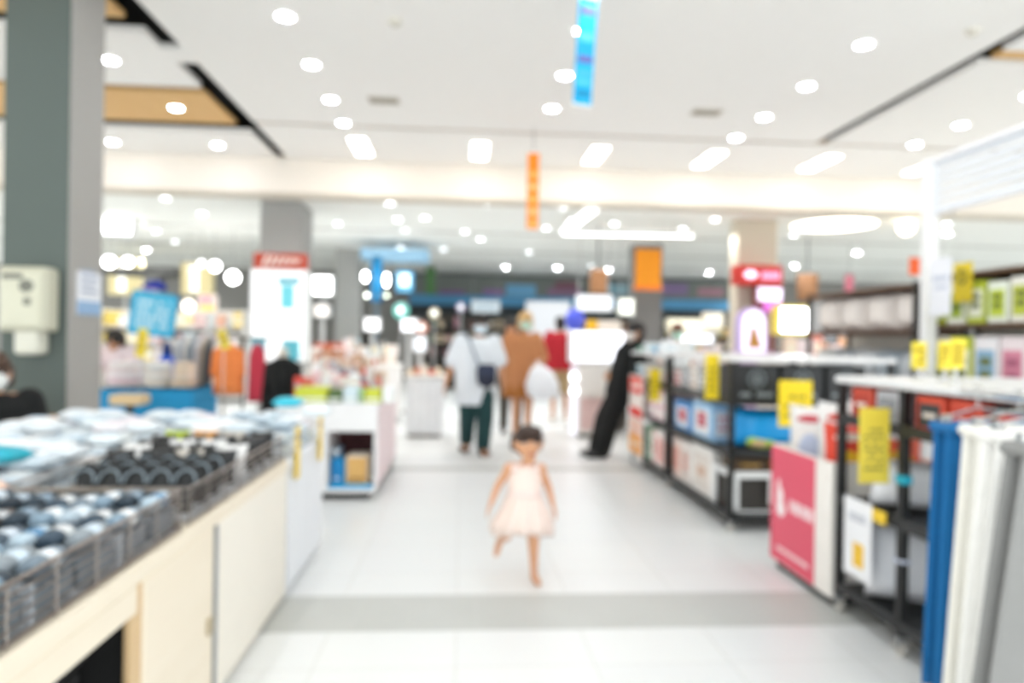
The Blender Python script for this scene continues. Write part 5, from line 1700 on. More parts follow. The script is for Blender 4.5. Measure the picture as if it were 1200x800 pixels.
# --- masked shopper behind the racks
p = at(793, 390, 10.4)
t = thing('person', 'shopper in a pale green mask seen over the black racks', 'person', (p.x, 10.4, 0))
s = .98
J = J_stand(s)
b, hp, Rh = human(t, s, J, HR)
hair_cap(t, hp, Rh, HR, mat('#6a3f30', .6))
face_mask(t, hp, Rh, HR, '#9fd8c4')
shirt(t, 'shirt', mat('#dfe3e4', .85), J, s, .85, .21, .14, .7)
pants(t, 'trousers', mat('#3a4a5a', .85), J, s)
for a in 'lr':
    shoe(t, J, a, mat('#3b3532', .5), s)
# --- seated person in black at the grey column
p = at(-4, 440, 4.55)
t = thing('person', 'person in black with a pale mask seated before the grey column', 'person', (p.x - .02, 4.55, 0), .5)
s = .98
J = J_stand(s, head=(0, -.04, 1.16), sl=(.19, 0, .98), sr=(-.19, 0, .98), el=(.26, -.02, .70), er=(-.26, -.02, .70), wl=(.16, -.26, .60), wr=(-.16, -.26, .60), hl=(.09, .0, .50), hr=(-.09, .0, .50), kl=(.11, -.42, .50), kr=(-.11, -.42, .50), al=(.11, -.44, .09), ar=(-.11, -.44, .09), tl=(.12, -.60, .03), tr=(-.12, -.60, .03))
b, hp, Rh = human(t, s, J, HR, 1.05)
hair_cap(t, hp, Rh, HR, mat('#4a3426', .6), .5)
face_mask(t, hp, Rh, HR, '#e9ece9')
shirt(t, 'jacket', BK, J, s, .46, .225, .16, 1.9, 1.02, sr=.088)
pants(t, 'trousers', mat('#14161a', .9), J, s)
for a in 'lr':
    shoe(t, J, a, mat('#202020', .5), s)
chx, chy = p.x - .02, 4.55
WCH = wood('#c48a4c', '#a8703a', 3)
t = thing('wooden_chair', 'light wooden chair under the seated person in black', 'chair', (chx, chy, 0), .5)
part('seat', MB().box(-.21, -.22, .33, .21, .215, .355, .01), WCH, t, world=False)
part('backrest', MB().box(-.24, .255, .62, .34, .28, .84, .01), WCH, t, world=False)
for sx in (-.19, .19):
    part('leg', MB().box(sx - .02, -.2, 0, sx + .02, -.16, .33, .004), WCH, t, world=False)
    part('leg', MB().box(sx - .02, .215, 0, sx + .02, .255, .80, .004), WCH, t, world=False)
# --- dark haired person bending over the blue table
p = at(142, 405, 9.2)
t = thing('person', 'dark haired shopper in pale pink behind the blue-draped table', 'person', (p.x, 9.25, 0))
s = .93
J = J_stand(s, head=(0, -.22, 1.40), sl=(.17, -.12, 1.27), sr=(-.17, -.12, 1.27), el=(.24, -.18, 1.02), er=(-.24, -.18, 1.02), wl=(.20, -.33, .86), wr=(-.20, -.33, .86))
b, hp, Rh = human(t, s, J, HR)
hair_cap(t, hp, Rh, HR, mat('#221a16', .6), .3, -.2, 1.15)
shirt(t, 'shirt', mat('#ead7d8', .85), J, s, .80, .2, .14, .7)
pants(t, 'trousers', mat('#55606c', .85), J, s)
for a in 'lr':
    shoe(t, J, a, mat('#8a8480', .5), s)
# ================================================================ THE FAR HALL: LIT DISPLAYS, SIGNS, COUNTERS, SHOP FRONT
def lightbox(name, label, rect, y, depth, hexc, strength, prints=(), framec='#e6e6e6', zfoot=None, cat='light box', hang=None, fw=.03, post=True):
    a, b = at(rect[0], rect[3], y), at(rect[2], rect[1], y)
    cx = (a.x + b.x) / 2
    z0 = a.z
    strength = strength if strength > 4 else max(.55, strength * .55)
    t = thing(name, label, cat, (cx, y, 0 if hang is None else z0))
    part('housing', MB().box(a.x, y, z0, b.x, y + depth, b.z, min(.02, depth * .3)), mat(framec, .5), t)
    w = MB()
    w.box(a.x, y - .012, z0, b.x, y, z0 + fw).box(a.x, y - .012, b.z - fw, b.x, y, b.z).box(a.x, y - .012, z0 + fw, a.x + fw, y, b.z - fw).box(b.x - fw, y - .012, z0 + fw, b.x, y, b.z - fw)
    part('frame', w, mat(framec, .4), t)
    part('lit_panel', MB().box(a.x + fw, y - .006, z0 + fw, b.x - fw, y - .001, b.z - fw), emi(hexc, strength), t)
    for (u0, v0, u1, v1, hx, st) in prints:
        X = lambda u: a.x + (b.x - a.x) * u
        Z = lambda v: z0 + (b.z - z0) * v
        part('printed_shape', MB().box(X(u0), y - .010, Z(v0), X(u1), y - .0065, Z(v1)), emi(hx, st), t)
    if hang is not None:
        for x in (a.x + .05, b.x - .05):
            part('cord', MB().cyl((x, y + depth / 2, b.z), (x, y + depth / 2, hang), .006, n=6), CHROME, t)
    elif post and z0 > .05:
        part('stand', MB().box(cx - .04, y + depth * .3, .03, cx + .04, y + depth * .3 + .06, z0 + .02, .005), mat('#c9c9c7', .5), t)
        part('foot', MB().box(cx - .18, y, 0, cx + .18, y + max(.3, depth), .03, .005), mat('#b9b9b7', .5), t)
    return t


# the lit white and cyan display at the second column
t = lightbox('lit_display', 'tall glowing white and cyan advertising display before the grey column', (292, 316, 358, 424), 10.3, .35, '#ffffff', 1.5,
             ((.50, .84, .90, .91, '#0fa9bc', .6), (.56, .58, .80, .83, '#4fd0dd', .6), (.03, .08, .30, .26, '#0aa0b2', .55), (.60, .02, .92, .24, '#14aebf', .55), (.93, .1, 1.0, .7, '#d4f6f8', 1.6)), '#f6fbfc')
a, b = at(296, 315, 10.4), at(358, 297, 10.4)
t = thing('red_header', 'orange red header board with pale lettering over the glowing display', 'sign', ((a.x + b.x) / 2, 10.5, a.z))
part('board', MB().box(a.x, 10.42, a.z + .002, b.x, 10.6, b.z, .01), mat('#c2482f', .5), t)
mb = MB()
for k in range(6):
    u = a.x + .15 + k * .09
    mb.cap((u, 10.41, a.z + .06 + .012 * k), (u + .05, 10.41, b.z - .05 - .01 * k), .028, n=6)
part('lettering', mb, mat('#f6e3da', .5), t)

# white lit signs
PW = '#ffffff'
lightbox('lit_sign', 'bright white lit sign hung beside the grey column with the dispenser', (120, 247, 156, 275), 13.5, .2, PW, 7, hang=3.5)
lightbox('lit_sign', 'square white lit sign right of the glowing display', (366, 323, 390, 346), 15.5, .25, PW, 6, zfoot=0)
lightbox('lit_sign', 'small white lit panel below the square lit sign', (368, 357, 386, 371), 15.0, .25, '#fff4ea', 2.0)
for i, (px, py, w, h, hx, st, y, lab) in enumerate(((428, 324, 10, 17, PW, 12, 14.4, 'white globe lamp on one side of the teal blue pylon'), (453, 328, 9, 22, PW, 12, 14.4, 'white globe lamp on the aisle side of the teal blue pylon'), (430, 346, 7, 7, '#eef6e8', 5, 14.4, 'small greenish globe lamp low on the teal blue pylon'), (453, 346, 7, 7, '#eaf6e0', 3, 14.4, 'small greenish globe lamp low on the aisle side of the pylon'))):
    c = at(px, py, y)
    r1, r2 = w / 2 / F * y * .62, h / 2 / F * y * .68
    t = thing('globe_lamp', lab, 'lamp', (c.x, y, c.z))
    part('globe', MB().ell((c.x, y, c.z), (r1, r1, r2)), emi(hx, st), t, smooth=True)
    part('bracket', MB().cyl((c.x, y, c.z), (at(441, 330, y).x, y + .02, c.z), .012, n=6), CHROME, t)
a, b = at(435, 353, 14.45), at(447, 300, 14.45)
t = thing('teal_pylon', 'tall narrow teal blue sign pylon between white globe lamps', 'pylon', ((a.x + b.x) / 2, 14.55, 0))
part('board', MB().box(a.x, 14.45, a.z, b.x, 14.65, b.z, .01), mat('#067bb0', .5), t)
part('post', MB().box((a.x + b.x) / 2 - .04, 14.5, .03, (a.x + b.x) / 2 + .04, 14.6, a.z), mat('#5a6a74', .5), t)
part('foot', MB().box(a.x - .1, 14.3, 0, b.x + .1, 14.8, .03), mat('#5a6a74', .5), t)
a, b = at(422, 302, 15.5), at(502, 292, 15.5)
t = thing('blue_canopy', 'pale sky blue canopy board hung under the far ceiling', 'canopy', ((a.x + b.x) / 2, 15.6, a.z))
part('board', MB().box(a.x, 15.5, a.z, b.x, 16.4, b.z, .02), mat('#a7d3f0', .6), t)
for x in (a.x + .2, b.x - .2):
    part('cord', MB().cyl((x, 15.9, b.z), (x, 15.9, 3.5), .01, n=6), CHROME, t)
lightbox('cyan_panel', 'glowing cyan arched panel beside the teal pylon', (464, 318, 484, 342), 17.0, .2, '#5fc6ee', 1.3, ((.2, .3, .8, .85, '#d6f4ff', 1.8),), '#2d8fc0', hang=3.5, cat='light box')
c = at(470, 364, 13.0)
for (px, py, r, hx, st, y, lab) in ((470, 364, .15, '#4fd8c4', 1.0, 13.0, 'turquoise glowing ball lamp over the far white counter'), (494, 384, .12, '#f09a7c', .8, 12.9, 'coral glowing ball lamp over the far white counter'), (509, 367, .10, '#f0e2bd', .9, 13.6, 'cream ball lamp over the dark shelves'), (540, 360, .10, '#b9a6cc', .7, 15.0, 'pale lilac ball lamp among the dark shelves')):
    c = at(px, py, y)
    t = thing('ball_lamp', lab, 'lamp', (c.x, y, 0))
    part('globe', MB().ell(c, (r, r, r)), emi(hx, st * .6), t, smooth=True)
    part('core', MB().ell(c + Vector((0, -r * .7, 0)), (r * .45, r * .4, r * .45)), emi('#f4fffc', st * 1.8), t, smooth=True)
    part('stem', MB().cyl((c.x, y, .02), (c.x, y, c.z - r * .9), .015, n=6), CHROME, t)
    part('foot', MB().cyl((c.x, y, 0), (c.x, y, .02), .14, n=16), CHROME, t)
lightbox('lit_sign', 'pale white lit sign over the coral ball lamp counter', (426, 372, 446, 388), 13.2, .2, PW, 3.2)
lightbox('lit_sign', 'bluish white lit sign second along the far white counter', (469, 373, 489, 389), 13.2, .2, '#f4f8ff', 3.2)
lightbox('lit_sign', 'low bluish lit panel on the far white counter', (484, 394, 500, 412), 12.35, .2, '#eaf4ff', 1.8)
lightbox('lit_sign', 'low warm lit panel on the far white counter', (450, 404, 466, 416), 12.4, .2, '#fff2e4', 2.2)

# the far white cosmetic counters
def counter(label, x0, x1, y0, y1, h, hexc, name='shop_counter'):
    t = thing(name, label, 'counter', ((x0 + x1) / 2, (y0 + y1) / 2, 0))
    part('body', MB().box(x0, y0, .06, x1, y1, h - .03, .008), mat(hexc, .5, 0, .03), t)
    part('top_board', MB().box(x0 - .02, y0 - .02, h - .03, x1 + .02, y1 + .02, h, .006), mat('#f6f4f0', .4), t)
    part('plinth', MB().box(x0 + .04, y0 + .04, 0, x1 - .04, y1 - .04, .06), mat('#8e8a84', .6), t)
    n = max(2, int((x1 - x0) / .6))
    for k in range(n):
        xa = x0 + (x1 - x0) * k / n
        part('front_panel', MB().box(xa + .02, y0 - .008, .10, xa + (x1 - x0) / n - .02, y0 + .004, h - .06, .003), mat(hexc, .45, 0, .03), t)
    return t


def goods(x0, x1, y, z, pal, group, label, wr=(.08, .16), hr_=(.10, .28), d=.12, gap=.01, cat='goods', name='shop_goods', bottle=.25):
    x = x0
    k = 0
    while x < x1 - wr[0]:
        w = min(rnd.uniform(*wr), x1 - x)
        h = rnd.uniform(*hr_)
        hx, h2 = rnd.choice(pal), rnd.choice(pal)
        cx = x + w / 2
        yy = y + rnd.uniform(-.03, .03)
        isb = rnd.random() < bottle
        t = thing(name, '%s %s, %s along %s' % (colour_word(hx), 'bottle' if isb else 'pack', NTH[min(k, 31)], label), cat, (cx, yy, z + .002), 0, group)
        k += 1
        if isb:
            r = w * .42
            part('bottle', MB().lathe([(0, 0), (r, 0), (r, h * .65), (r * .4, h * .8), (r * .4, h * .9), (0, h * .9)], (cx, yy, z + .002), 10), mat(hx, .35), t, smooth=True)
            part('cap', MB().lathe([(0, h * .9), (r * .5, h * .9), (r * .5, h), (0, h)], (cx, yy, z + .002), 8), mat(h2, .4), t)
        else:
            part('carton', MB().box(x + gap / 2, yy - d / 2, z + .002, x + w - gap / 2, yy + d / 2, z + h, .003), mat(hx, .5), t)
            part('label_panel', MB().box(x + w * .2, yy - d / 2 - .004, z + h * .3, x + w * .8, yy - d / 2, z + h * .7), mat(h2, .5), t)
        x += w


PASTEL = ['#f3e6dc', '#efd2cc', '#dfe9ee', '#f4f2ee', '#e8c8b8', '#cfdfe6', '#f0e4c4', '#d98f80', '#b8d0d8', '#f6f0f2', '#c9a890']
MIXED = ['#d9483c', '#f0e8dc', '#3f8fb8', '#e8c33c', '#6a9a58', '#efefef', '#b8583c', '#8a7aa8', '#e0a07a', '#2f4a5a', '#c9c4b8']
DARKM = ['#3a3834', '#6a5a48', '#8a7a60', '#4a5458', '#c9b89a', '#7a5a5a', '#d8cfc0', '#5a6a50', '#a0846a', '#2c2e30', '#b8a890', '#9a6a78']
xa, xb = at(395, 420, 11.6).x, at(468, 420, 11.6).x
counter('white shop counter with pastel goods behind the white cabinet', xa, xb, 11.6, 12.2, .95, '#f1efed')
goods(xa + .05, xb - .05, 11.75, .95, PASTEL, 'pastel goods on the far white counter', 'the front row of the white counter behind the white cabinet')
goods(xa + .05, xb - .05, 12.0, .95, PASTEL, 'pastel goods on the far white counter', 'the back row of the white counter behind the white cabinet', hr_=(.2, .4))
xa, xb = at(362, 420, 9.0).x, at(470, 420, 9.0).x
counter('cream shop counter of reddish goods between the white cabinet and the glowing display', xa, xb - .25, 8.8, 9.4, .98, '#efe4d6')
goods(xa + .03, xb - .3, 8.92, .98, ['#c9a27c', '#e9d9c4', '#d8614c', '#f1ece4', '#b8895c', '#e3c3b4', '#efe6de'], 'goods on the cream counter', 'the front row of the cream counter before the glowing display', hr_=(.08, .2))
goods(xa + .03, xb - .3, 9.2, .98, ['#f3ece2', '#e9d2c0', '#c98a6a', '#f5f2ee', '#dcbca2', '#d06a56'], 'goods on the cream counter', 'the back row of the cream counter before the glowing display', hr_=(.15, .3))
xa, xb = at(362, 400, 13.5).x, at(425, 400, 13.5).x
counter('pale counter with a brick red trim under the square lit sign', xa, xb, 13.6, 14.1, 1.18, '#efe9e2')
a, b = at(366, 383, 13.5), at(402, 378, 13.5)
solo('red_trim_shelf', MB().box(a.x, 13.6, 1.181, b.x, 13.9, 1.26, .005), mat('#c9583c', .5), 'brick red shelf tray on the pale counter under the square lit sign', 'tray')
goods(xa + .6, xb - .03, 13.75, 1.18, PASTEL, 'pastel goods on the pale counter', 'the pale counter under the square lit sign', hr_=(.1, .3))


def gondola(label, x0, x1, y, h, levels, pal, glab, ggroup, hexc='#d8d2c8', d=.5, wr=(.12, .28), hr_=(.18, .34)):
    t = thing('shop_shelf', label, 'shelf', ((x0 + x1) / 2, y, 0))
    part('back_board', MB().box(x0, y + d / 2 - .02, 0, x1, y + d / 2, h, .003), mat(hexc, .6), t)
    for x in (x0, x1 - .03):
        part('side_panel', MB().box(x, y - d / 2, 0, x + .03, y + d / 2 - .02, h, .003), mat(hexc, .5), t)
    for k in range(levels):
        z = .12 + (h - .12) * k / levels
        part('shelf_board', MB().box(x0 + .03, y - d / 2, z - .03, x1 - .03, y + d / 2 - .02, z, .003), mat(hexc, .5), t)
        if z > .65:
            goods(x0 + .05, x1 - .05, y - .08, z, pal, ggroup, 'board %s, %s' % (('one', 'two', 'three', 'four', 'five')[k], glab), wr, (hr_[0], min(hr_[1], (h - .12) / levels - .05)), .18, name='shelf_goods')
    return t


# dark shelves along the far shop front
for i, (pa, pb, y, h, pal, lab) in enumerate(((402, 432, 19.5, 1.95, DARKM, 'dark shelf behind the teal pylon'), (500, 545, 19.5, 2.05, DARKM, 'dark shelf behind the white tunic'), (546, 600, 20.3, 2.05, DARKM, 'dark shelf beside the woman in tan'),
                                              (676, 742, 19.0, 1.95, DARKM, 'dark shelf behind the white lit kiosk'), (776, 860, 19.4, 1.9, ['#e9dfc8', '#d9c88a', '#b8d0c8', '#efe9e0', '#c98a7a', '#e0c46a', '#3a3a3c', '#a8b8c0'], 'cream goods shelf beyond the dark column'))):
    gondola(lab, at(pa, 400, y).x, at(pb, 400, y).x, y, h, 5, pal, lab, 'goods on the ' + lab, '#4a4640')
for i, (pa, pb, y, h, lab) in enumerate(((122, 200, 15.5, 1.9, 'pale shelf behind the sale board'), (204, 290, 15.0, 1.9, 'pale shelf behind the garment rail'))):
    gondola(lab, at(pa, 400, y).x, at(pb, 400, y).x, y, h, 5, ['#f0e6dc', '#e9d2d6', '#efe4b8', '#dfe6ea', '#e8b8a0', '#f4f1ec', '#c9d6dc', '#e9cf6a', '#d9a8b0'], lab, 'goods on the ' + lab, '#e6e2dc', wr=(.16, .34))

# yellowish lit wall bays on that side
for (rect, y, hx, lab) in (((126, 303, 165, 345), 18.5, '#f2e2a0', 'pale yellow lit wall bay behind the sale board'), ((212, 308, 250, 345), 18.5, '#f3e3a2', 'pale yellow lit wall bay second along the side hall')):
    lightbox('wall_bay', lab, rect, y, .2, hx, .8, ((.3, .1, .55, .9, '#fffdf0', 1.2),), '#e9dcb0', cat='wall panel')
for (px, py, r, st, y, lab) in ((128, 307, .16, 8, 14.5, 'bright white globe lamp closest to the grey column'), (150, 307, .13, 7, 14.5, 'bright white globe lamp second from the grey column'), (252, 312, .14, 7, 14.5, 'bright white globe lamp over the pale far shelf'), (273, 325, .17, 9, 14.0, 'bright white globe lamp beside the glowing display'), (236, 309, .1, 2.5, 14.5, 'faint white globe lamp over the pale far shelf'), (221, 358, .17, 2.5, 14.8, 'warm glowing globe lamp low over the pale far shelf')):
    c = at(px, py, y)
    t = thing('globe_lamp', lab, 'lamp', (c.x, y, c.z))
    part('globe', MB().ell(c, (r * .7, r * .7, r * .7)), emi('#fff0dc' if 'warm' in lab else '#ffffff', st), t, smooth=True)
    part('cord', MB().cyl(c, (c.x, y, 3.5), .008, n=6), CHROME, t)
lightbox('poster', 'pink and yellow printed poster over the pale shelf behind the garment rail', (232, 345, 254, 366), 14.3, .1, '#f0d0c4', .55, ((.1, .1, .9, .4, '#f2c64a', .8), (.1, .6, .7, .9, '#dc8fa0', .7)), '#efe2d8', cat='poster')
c = at(182, 337, 9.6)
t = thing('blue_cap_display', 'navy blue cap hung on a short post above the sale board', 'cap', (c.x, 9.6, 0))
part('crown', MB().lathe([(0, .10), (.07, .09), (.13, .03), (.14, -.03), (0, -.03)], (c.x, 9.6, c.z), 18), mat('#16309a', .7), t, smooth=True)
part('peak', MB().ell((c.x - .02, 9.46, c.z - .03), (.12, .12, .015)), mat('#a08ad0', .7), t, smooth=True)
part('post', MB().cyl((c.x, 9.6, .02), (c.x, 9.6, c.z - .03), .015, n=8), CHROME, t)
part('foot', MB().cyl((c.x, 9.6, 0), (c.x, 9.6, .02), .15, n=16), CHROME, t)

# --- shop front across the far end
a, b = at(480, 362, 22.6), at(862, 321, 22.6)
t = thing('shop_fascia', 'long dark grey shop fascia with a blue strip across the far end', 'fascia', ((a.x + b.x) / 2, 22.8, a.z))
zs = at(600, 347, 22.6).z
zb_ = at(600, 359, 22.6).z
zt_ = at(600, 322, 22.6).z
part('upper_board', MB().box(a.x, 22.6, zs, b.x, 22.98, zt_, .01), mat('#6f7570', .6, 0, .1, 2), t)
part('blue_strip', MB().box(a.x, 22.55, zb_, b.x, 22.98, zs, .01), mat('#4f93bd', .6, 0, .15, 1), t)
for i, (pa, pb, py0, py1, hx) in enumerate(((515, 545, 340, 346, '#7a5a86'), (566, 590, 339, 346, '#8a6a9a'), (593, 628, 334, 346, '#6aa6cc'), (642, 682, 338, 346, '#8d6c86'), (650, 676, 330, 339, '#7d5560'), (776, 806, 332, 345, '#7e6a90'), (818, 848, 338, 346, '#a87a86'), (700, 735, 333, 345, '#7aa0ac'))):
    p, q = at(pa, py1, 22.58), at(pb, py0, 22.58)
    part('picture_panel', MB().box(p.x, 22.58, max(p.z, zs + .01), q.x, 22.61, q.z), mat(hx, .6), t)
part('dark_soffit', MB().box(a.x, 22.5, zb_ - .35, b.x, 22.98, zb_, .01), mat('#2b3438', .7), t)
p, q = at(499, 345, 20.5), at(510, 312, 20.5)
t = thing('green_banner', 'narrow dark green banner hung before the far shop fascia', 'banner', ((p.x + q.x) / 2, 20.5, p.z))
part('cloth', MB().box(p.x, 20.49, p.z, q.x, 20.51, q.z, .003), mat('#4f7a48', .8), t)
part('rod', MB().cyl((p.x - .03, 20.5, q.z), (q.x + .03, 20.5, q.z), .02, n=8), CHROME, t)
part('cord', MB().cyl(((p.x + q.x) / 2, 20.5, q.z), ((p.x + q.x) / 2, 20.5, 3.5), .01, n=6), CHROME, t)
lightbox('lit_sign', 'pale blue white sign board over the person in the white tunic', (552, 352, 586, 366), 20.0, .15, '#dbe8ee', .75, ((.1, .3, .9, .7, '#a9c2cf', .5),), '#c9d6dc', hang=3.5)
lightbox('lit_wall', 'large pale white lit shop window behind the person in red', (616, 353, 668, 402), 20.5, .3, '#e9eef2', .8, (), '#d8dee2', cat='shop window')
lightbox('lit_sign', 'white lit sign over the white kiosk', (676, 346, 718, 364), 11.6, .2, '#f6faff', 1.6, ((.15, .35, .85, .65, '#d6e2ee', 1.0),), '#e8eef2', hang=3.5)
lightbox('lit_sign', 'round-cornered white lit panel beside the dark grey column', (725, 350, 743, 369), 13.5, .2, '#fdfff4', 2.4, (), '#e9ecdf', hang=3.5)
a, b = at(694, 344, 12.6), at(712, 316, 12.6)
t = thing('brown_lantern', 'brown box lantern hung above the white lit sign', 'lantern', ((a.x + b.x) / 2, 12.7, a.z))
part('body', MB().box(a.x, 12.6, a.z, b.x, 12.9, b.z, .02), mat('#a8774e', .6), t)
part('band', MB().box(a.x - .02, 12.58, a.z - .03, b.x + .02, 12.92, a.z + .04, .01), mat('#6b4a30', .6), t)
part('cord', MB().cyl(((a.x + b.x) / 2, 12.75, b.z), ((a.x + b.x) / 2, 12.75, 3.5), .01, n=6), BLACKM, t)

# --- the white lit kiosk
ky = 9.9
a, b = at(669, 425, ky), at(733, 388, ky)
t = thing('lit_kiosk', 'white kiosk with a bright lit header and a glowing edge beside the person in black', 'kiosk', ((a.x + b.x) / 2, ky + .2, 0))
part('header_box', MB().box(a.x, ky, a.z, b.x, ky + .35, b.z, .02), mat('#eef0f6', .5), t)
part('lit_header', MB().box(a.x + .02, ky - .008, a.z + .02, b.x - .02, ky - .001, b.z - .02, .002), emi('#f4f6ff', 1.5), t)
part('header_print', MB().box(a.x + .36, ky - .012, a.z + .22, a.x + .56, ky - .008, a.z + .25), emi('#c9cce0', .9), t)
part('body', MB().box(a.x + .12, ky + .05, .06, b.x - .08, ky + .4, a.z - .001, .01), mat('#e3ded8', .5), t)
part('plinth', MB().box(a.x + .15, ky + .08, 0, b.x - .10, ky + .38, .06), mat('#7a746c', .6), t)
c0, c1 = at(668, 510, ky), at(677, 430, ky)
part('lit_edge', MB().box(c0.x, ky + .02, c0.z, c1.x, ky + .05, c1.z, .004), emi('#f4f2ff', .8), t)
for pz in (442, 458):
    p = at(673, pz, ky)
    part('lit_button', MB().ell((p.x, ky + .01, p.z), (.06, .02, .06)), emi('#ffffff', 3), t, smooth=True)
part('shelf', MB().box(a.x + .25, ky - .1, .62, b.x - .12, ky + .05, .65, .004), mat('#d9d3cc', .5), t)
part('drawer_panel', MB().box(a.x + .16, ky + .042, .12, b.x - .12, ky + .051, .58, .003), mat('#d9b9b4', .5), t)
c = at(674, 375, 11.0)
t = thing('blue_balloon', 'purple blue balloon on a stick behind the lit kiosk', 'balloon', (c.x, 11.0, 0))
part('balloon', MB().ell(c, (.16, .16, .19)), mat('#4a5ad8', .3), t, smooth=True)
part('stick', MB().cyl((c.x, 11.0, .02), (c.x, 11.0, c.z - .17), .01, n=6), CHROME, t)
part('foot', MB().cyl((c.x, 11.0, 0), (c.x, 11.0, .02), .12, n=16), CHROME, t)
a, b = at(688, 388, 10.6), at(700, 378, 10.6)
xk0, xk1 = at(686, 400, 10.6).x, at(736, 400, 10.6).x
counter('dark counter with yellow and white packs behind the lit kiosk', xk0, xk1, 10.55, 11.0, 1.42, '#4a4038')
solo('yellow_pack', MB().box(a.x, 10.6, 1.421, b.x, 10.75, b.z + .04, .01), mat('#f2bd1e', .5), 'bright yellow pack on the dark counter behind the lit kiosk', 'pack')
p, q = at(701, 388, 10.6), at(728, 379, 10.6)
solo('pale_pack', MB().box(p.x, 10.6, 1.421, q.x, 10.75, q.z + .04, .01), mat('#efe3d6', .5), 'long pale pack beside the yellow pack behind the lit kiosk', 'pack')

# --- right of the dark grey column
lightbox('lit_sign', 'long cream lit sign above the far counters beyond the black racks', (783, 374, 842, 388), 13.2, .2, '#fbf6dc', 1.8, ((.05, .2, .3, .5, '#f0dc8a', 1.0),), '#efe9cf')
lightbox('lit_sign', 'low bluish white lit strip below the long cream lit sign', (788, 391, 836, 402), 12.6, .2, '#f4f4ff', 3.0, (), '#dfe2ee')
lightbox('lit_sign', 'small cream lit sign before the beige column', (826, 366, 848, 384), 12.7, .2, '#fdf7e6', 1.5, (), '#efe6d2')
xa, xb = at(776, 410, 12.0).x, at(848, 410, 12.0).x
counter('white counter of pale goods beyond the pink box rack', xa, xb, 11.9, 12.4, 1.15, '#efece8')
goods(xa + .03, xb - .03, 12.0, 1.15, PASTEL + ['#e9d05a', '#7ab0c8'], 'goods on the counter beyond the pink box rack', 'the white counter beyond the pink box rack', hr_=(.08, .22))

# red and violet kiosk by the beige column
ry = 11.2
a, b = at(864, 333, ry), at(918, 311, ry)
t = thing('red_kiosk', 'red topped kiosk with glowing white and violet panels at the beige column', 'kiosk', ((a.x + b.x) / 2, ry + .15, 0))
part('header', MB().box(a.x, ry, a.z, b.x, ry + .3, b.z, .02), mat('#c22a22', .5), t)
p, q = at(870, 328, ry), at(889, 315, ry)
part('lit_letter', MB().ell(((p.x + q.x) / 2, ry - .01, (p.z + q.z) / 2), ((q.x - p.x) * .4, .012, (q.z - p.z) * .35)), emi('#ffe0fa', 1.3), t, smooth=True)
p, q = at(892, 329, ry), at(914, 317, ry)
mb = MB()
for k in range(4):
    w = (q.x - p.x) / 4
    mb.box(p.x + w * k + .01, ry - .012, p.z + .03, p.x + w * (k + 1) - .01, ry - .001, q.z - .03)
part('lit_letter', mb, emi('#f8a8d4', .9), t)
p, q = at(887, 366, ry), at(918, 336, ry)
part('screen_housing', MB().box(p.x, ry + .02, p.z, q.x, ry + .2, a.z, .01), mat('#7a2a2c', .5), t)
part('lit_screen', MB().box(p.x + .02, ry + .005, (p.z + q.z) / 2 - .02, q.x - .02, ry + .019, q.z - .02, .002), emi('#f0e2ff', 1.3), t)
part('lit_screen', MB().box(p.x + .12, ry + .005, p.z + .02, q.x - .02, ry + .019, (p.z + q.z) / 2 - .03, .002), emi('#e05ad8', .8), t)
p, q = at(866, 412, ry - .2), at(900, 360, ry - .2)
cx, cw = (p.x + q.x) / 2, (q.x - p.x) / 2
prof = [(cx - cw, p.z), (cx - cw, q.z - cw)] + [(cx + cw * math.cos(PI - PI * k / 10), q.z - cw + cw * math.sin(PI - PI * k / 10)) for k in range(11)] + [(cx + cw, p.z)]
mb = MB().rings([[Vector((x, ry - .2, z)) for x, z in prof], [Vector((x, ry - .02, z)) for x, z in prof]])
part('arch_housing', mb, mat('#b8a2d8', .5), t)
prof2 = [(cx + (x - cx) * .84, p.z + (z - p.z) * .94) for x, z in prof]
mb = MB().rings([[Vector((x, ry - .212, z)) for x, z in prof2], [Vector((x, ry - .199, z)) for x, z in prof2]])
part('lit_arch', mb, emi('#ece0ff', 1.1), t)
part('cone_print', MB().rings([[Vector((cx - .10, ry - .225, p.z + .06)), Vector((cx + .14, ry - .225, p.z + .06)), Vector((cx + .02, ry - .225, p.z + .40)), Vector((cx - .04, ry - .225, p.z + .40))], [Vector((cx - .10, ry - .213, p.z + .06)), Vector((cx + .14, ry - .213, p.z + .06)), Vector((cx + .02, ry - .213, p.z + .40)), Vector((cx - .04, ry - .213, p.z + .40))]]), mat('#b8843c', .6), t)
part('cabinet', MB().box(a.x, ry - .1, 0.0, b.x, ry + .3, p.z, .01), mat('#c9b3d6', .5), t)
part('mast', MB().box(b.x - .10, ry + .2, p.z, b.x - .03, ry + .28, a.z + .01), mat('#7a2a2c', .5), t)
lightbox('lit_sign', 'very bright white lit box with a yellow border beside the red kiosk', (911, 358, 951, 392), 10.55, .25, PW, 9, (), '#f2dc4a', fw=.05)
a, b = at(934, 352, 13.4), at(958, 322, 13.4)
cx, cw = (a.x + b.x) / 2, (b.x - a.x) / 2
t = thing('brown_lamp_shade', 'brown drum lamp shade hung beyond the red kiosk', 'lamp', (cx, 13.4, a.z))
part('shade', MB().lathe([(cw * .92, 0), (cw, b.z - a.z), (cw * .96, b.z - a.z), (cw * .88, 0)], (cx, 13.4, a.z), 24, ring=True), mat('#8a6446', .8), t, smooth=True)
part('top_disc', MB().lathe([(0, b.z - a.z - .03), (cw * .95, b.z - a.z - .03), (cw * .95, b.z - a.z - .02), (0, b.z - a.z - .02)], (cx, 13.4, a.z), 24), mat('#6e4e36', .8), t)
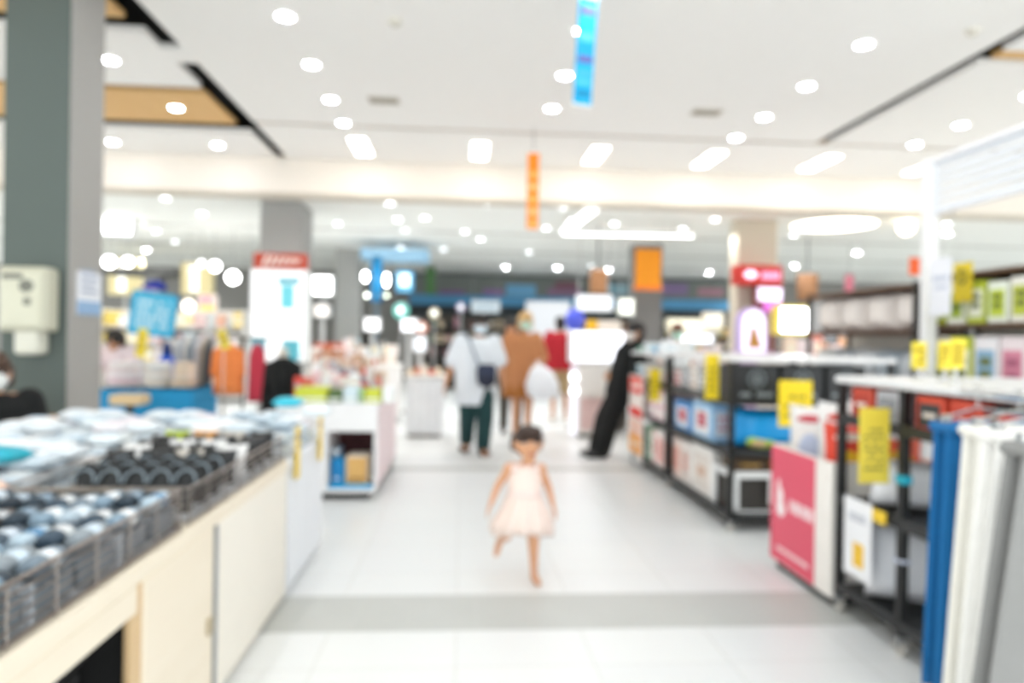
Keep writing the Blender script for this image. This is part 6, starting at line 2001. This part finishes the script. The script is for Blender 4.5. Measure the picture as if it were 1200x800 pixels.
part('cord', MB().cyl((cx, 13.4, b.z - .03), (cx, 13.4, 3.5), .01, n=6), BLACKM, t)
# counters of pastel goods behind the racks
xa, xb = at(905, 412, 9.5).x, at(1012, 412, 9.5).x
counter('white counter of pastel bakery goods behind the blue bag rack', xa, xb, 9.4, 10.0, 1.18, '#f2eeea')
goods(xa + .05, xb - .05, 9.55, 1.18, ['#f2d9c2', '#f3ece4', '#e9c49c', '#f1dfe0', '#3a4a7a', '#d98a7c', '#f4ead2', '#e3b088'], 'bakery goods behind the blue bag rack', 'the white counter behind the blue bag rack', (.12, .24), (.1, .36))
gy = 12.8
gondola('grey far shelf with dark blue goods beside the bright white lit box', at(952, 400, gy).x, at(1040, 400, gy).x, gy, 2.15, 5, ['#2f4a62', '#8a9098', '#3c3a3a', '#b8bcc0', '#c0443a', '#d8d8d4', '#5a7a88', '#d9b84a'], 'grey far shelf beside the bright lit box', 'goods on the grey far shelf', '#b9bcc0', wr=(.2, .4))
for (px, py, r, st, y, lab) in ((998, 368, .13, 8, 9.2, 'white globe lamp on a thin stand over the bakery goods'), (1076, 383, .09, 7, 8.9, 'greenish white globe lamp on a thin stand beyond the pillow shelf')):
    c = at(px, py, y)
    t = thing('globe_lamp', lab, 'lamp', (c.x, y, 0))
    part('globe', MB().ell(c, (r * .75, r * .75, r * .75)), emi('#f4fff6' if 'green' in lab else '#fffaf4', st), t, smooth=True)
    part('stand', MB().cyl((c.x, y, .02), (c.x, y, c.z - r * .7), .012, n=8), CHROME, t)
    part('foot', MB().cyl((c.x, y, 0), (c.x, y, .02), .15, n=16), CHROME, t)
a, b = at(1066, 322, 9.2), at(1078, 302, 9.2)
t = thing('orange_flag', 'small orange red flag sign on a thin pole beside the white post', 'flag', ((a.x + b.x) / 2, 9.2, 0))
part('flag', MB().box(a.x, 9.19, a.z, b.x, 9.22, b.z, .004), mat('#e2602c', .7), t)
part('pole', MB().cyl((b.x, 9.22, .02), (b.x, 9.22, b.z), .012, n=6), CHROME, t)
part('foot', MB().cyl((b.x, 9.22, 0), (b.x, 9.22, .02), .15, n=16), CHROME, t)
a, b = at(990, 345, 14.0), at(1000, 322, 14.0)
t = thing('pink_banner', 'small dusky pink banner beyond the pillow shelf', 'banner', ((a.x + b.x) / 2, 14.0, a.z))
part('cloth', MB().box(a.x, 13.99, a.z, b.x, 14.01, b.z, .003), mat('#d27a8c', .8), t)
part('cord', MB().cyl(((a.x + b.x) / 2, 14.0, b.z), ((a.x + b.x) / 2, 14.0, 3.5), .01, n=6), CHROME, t)
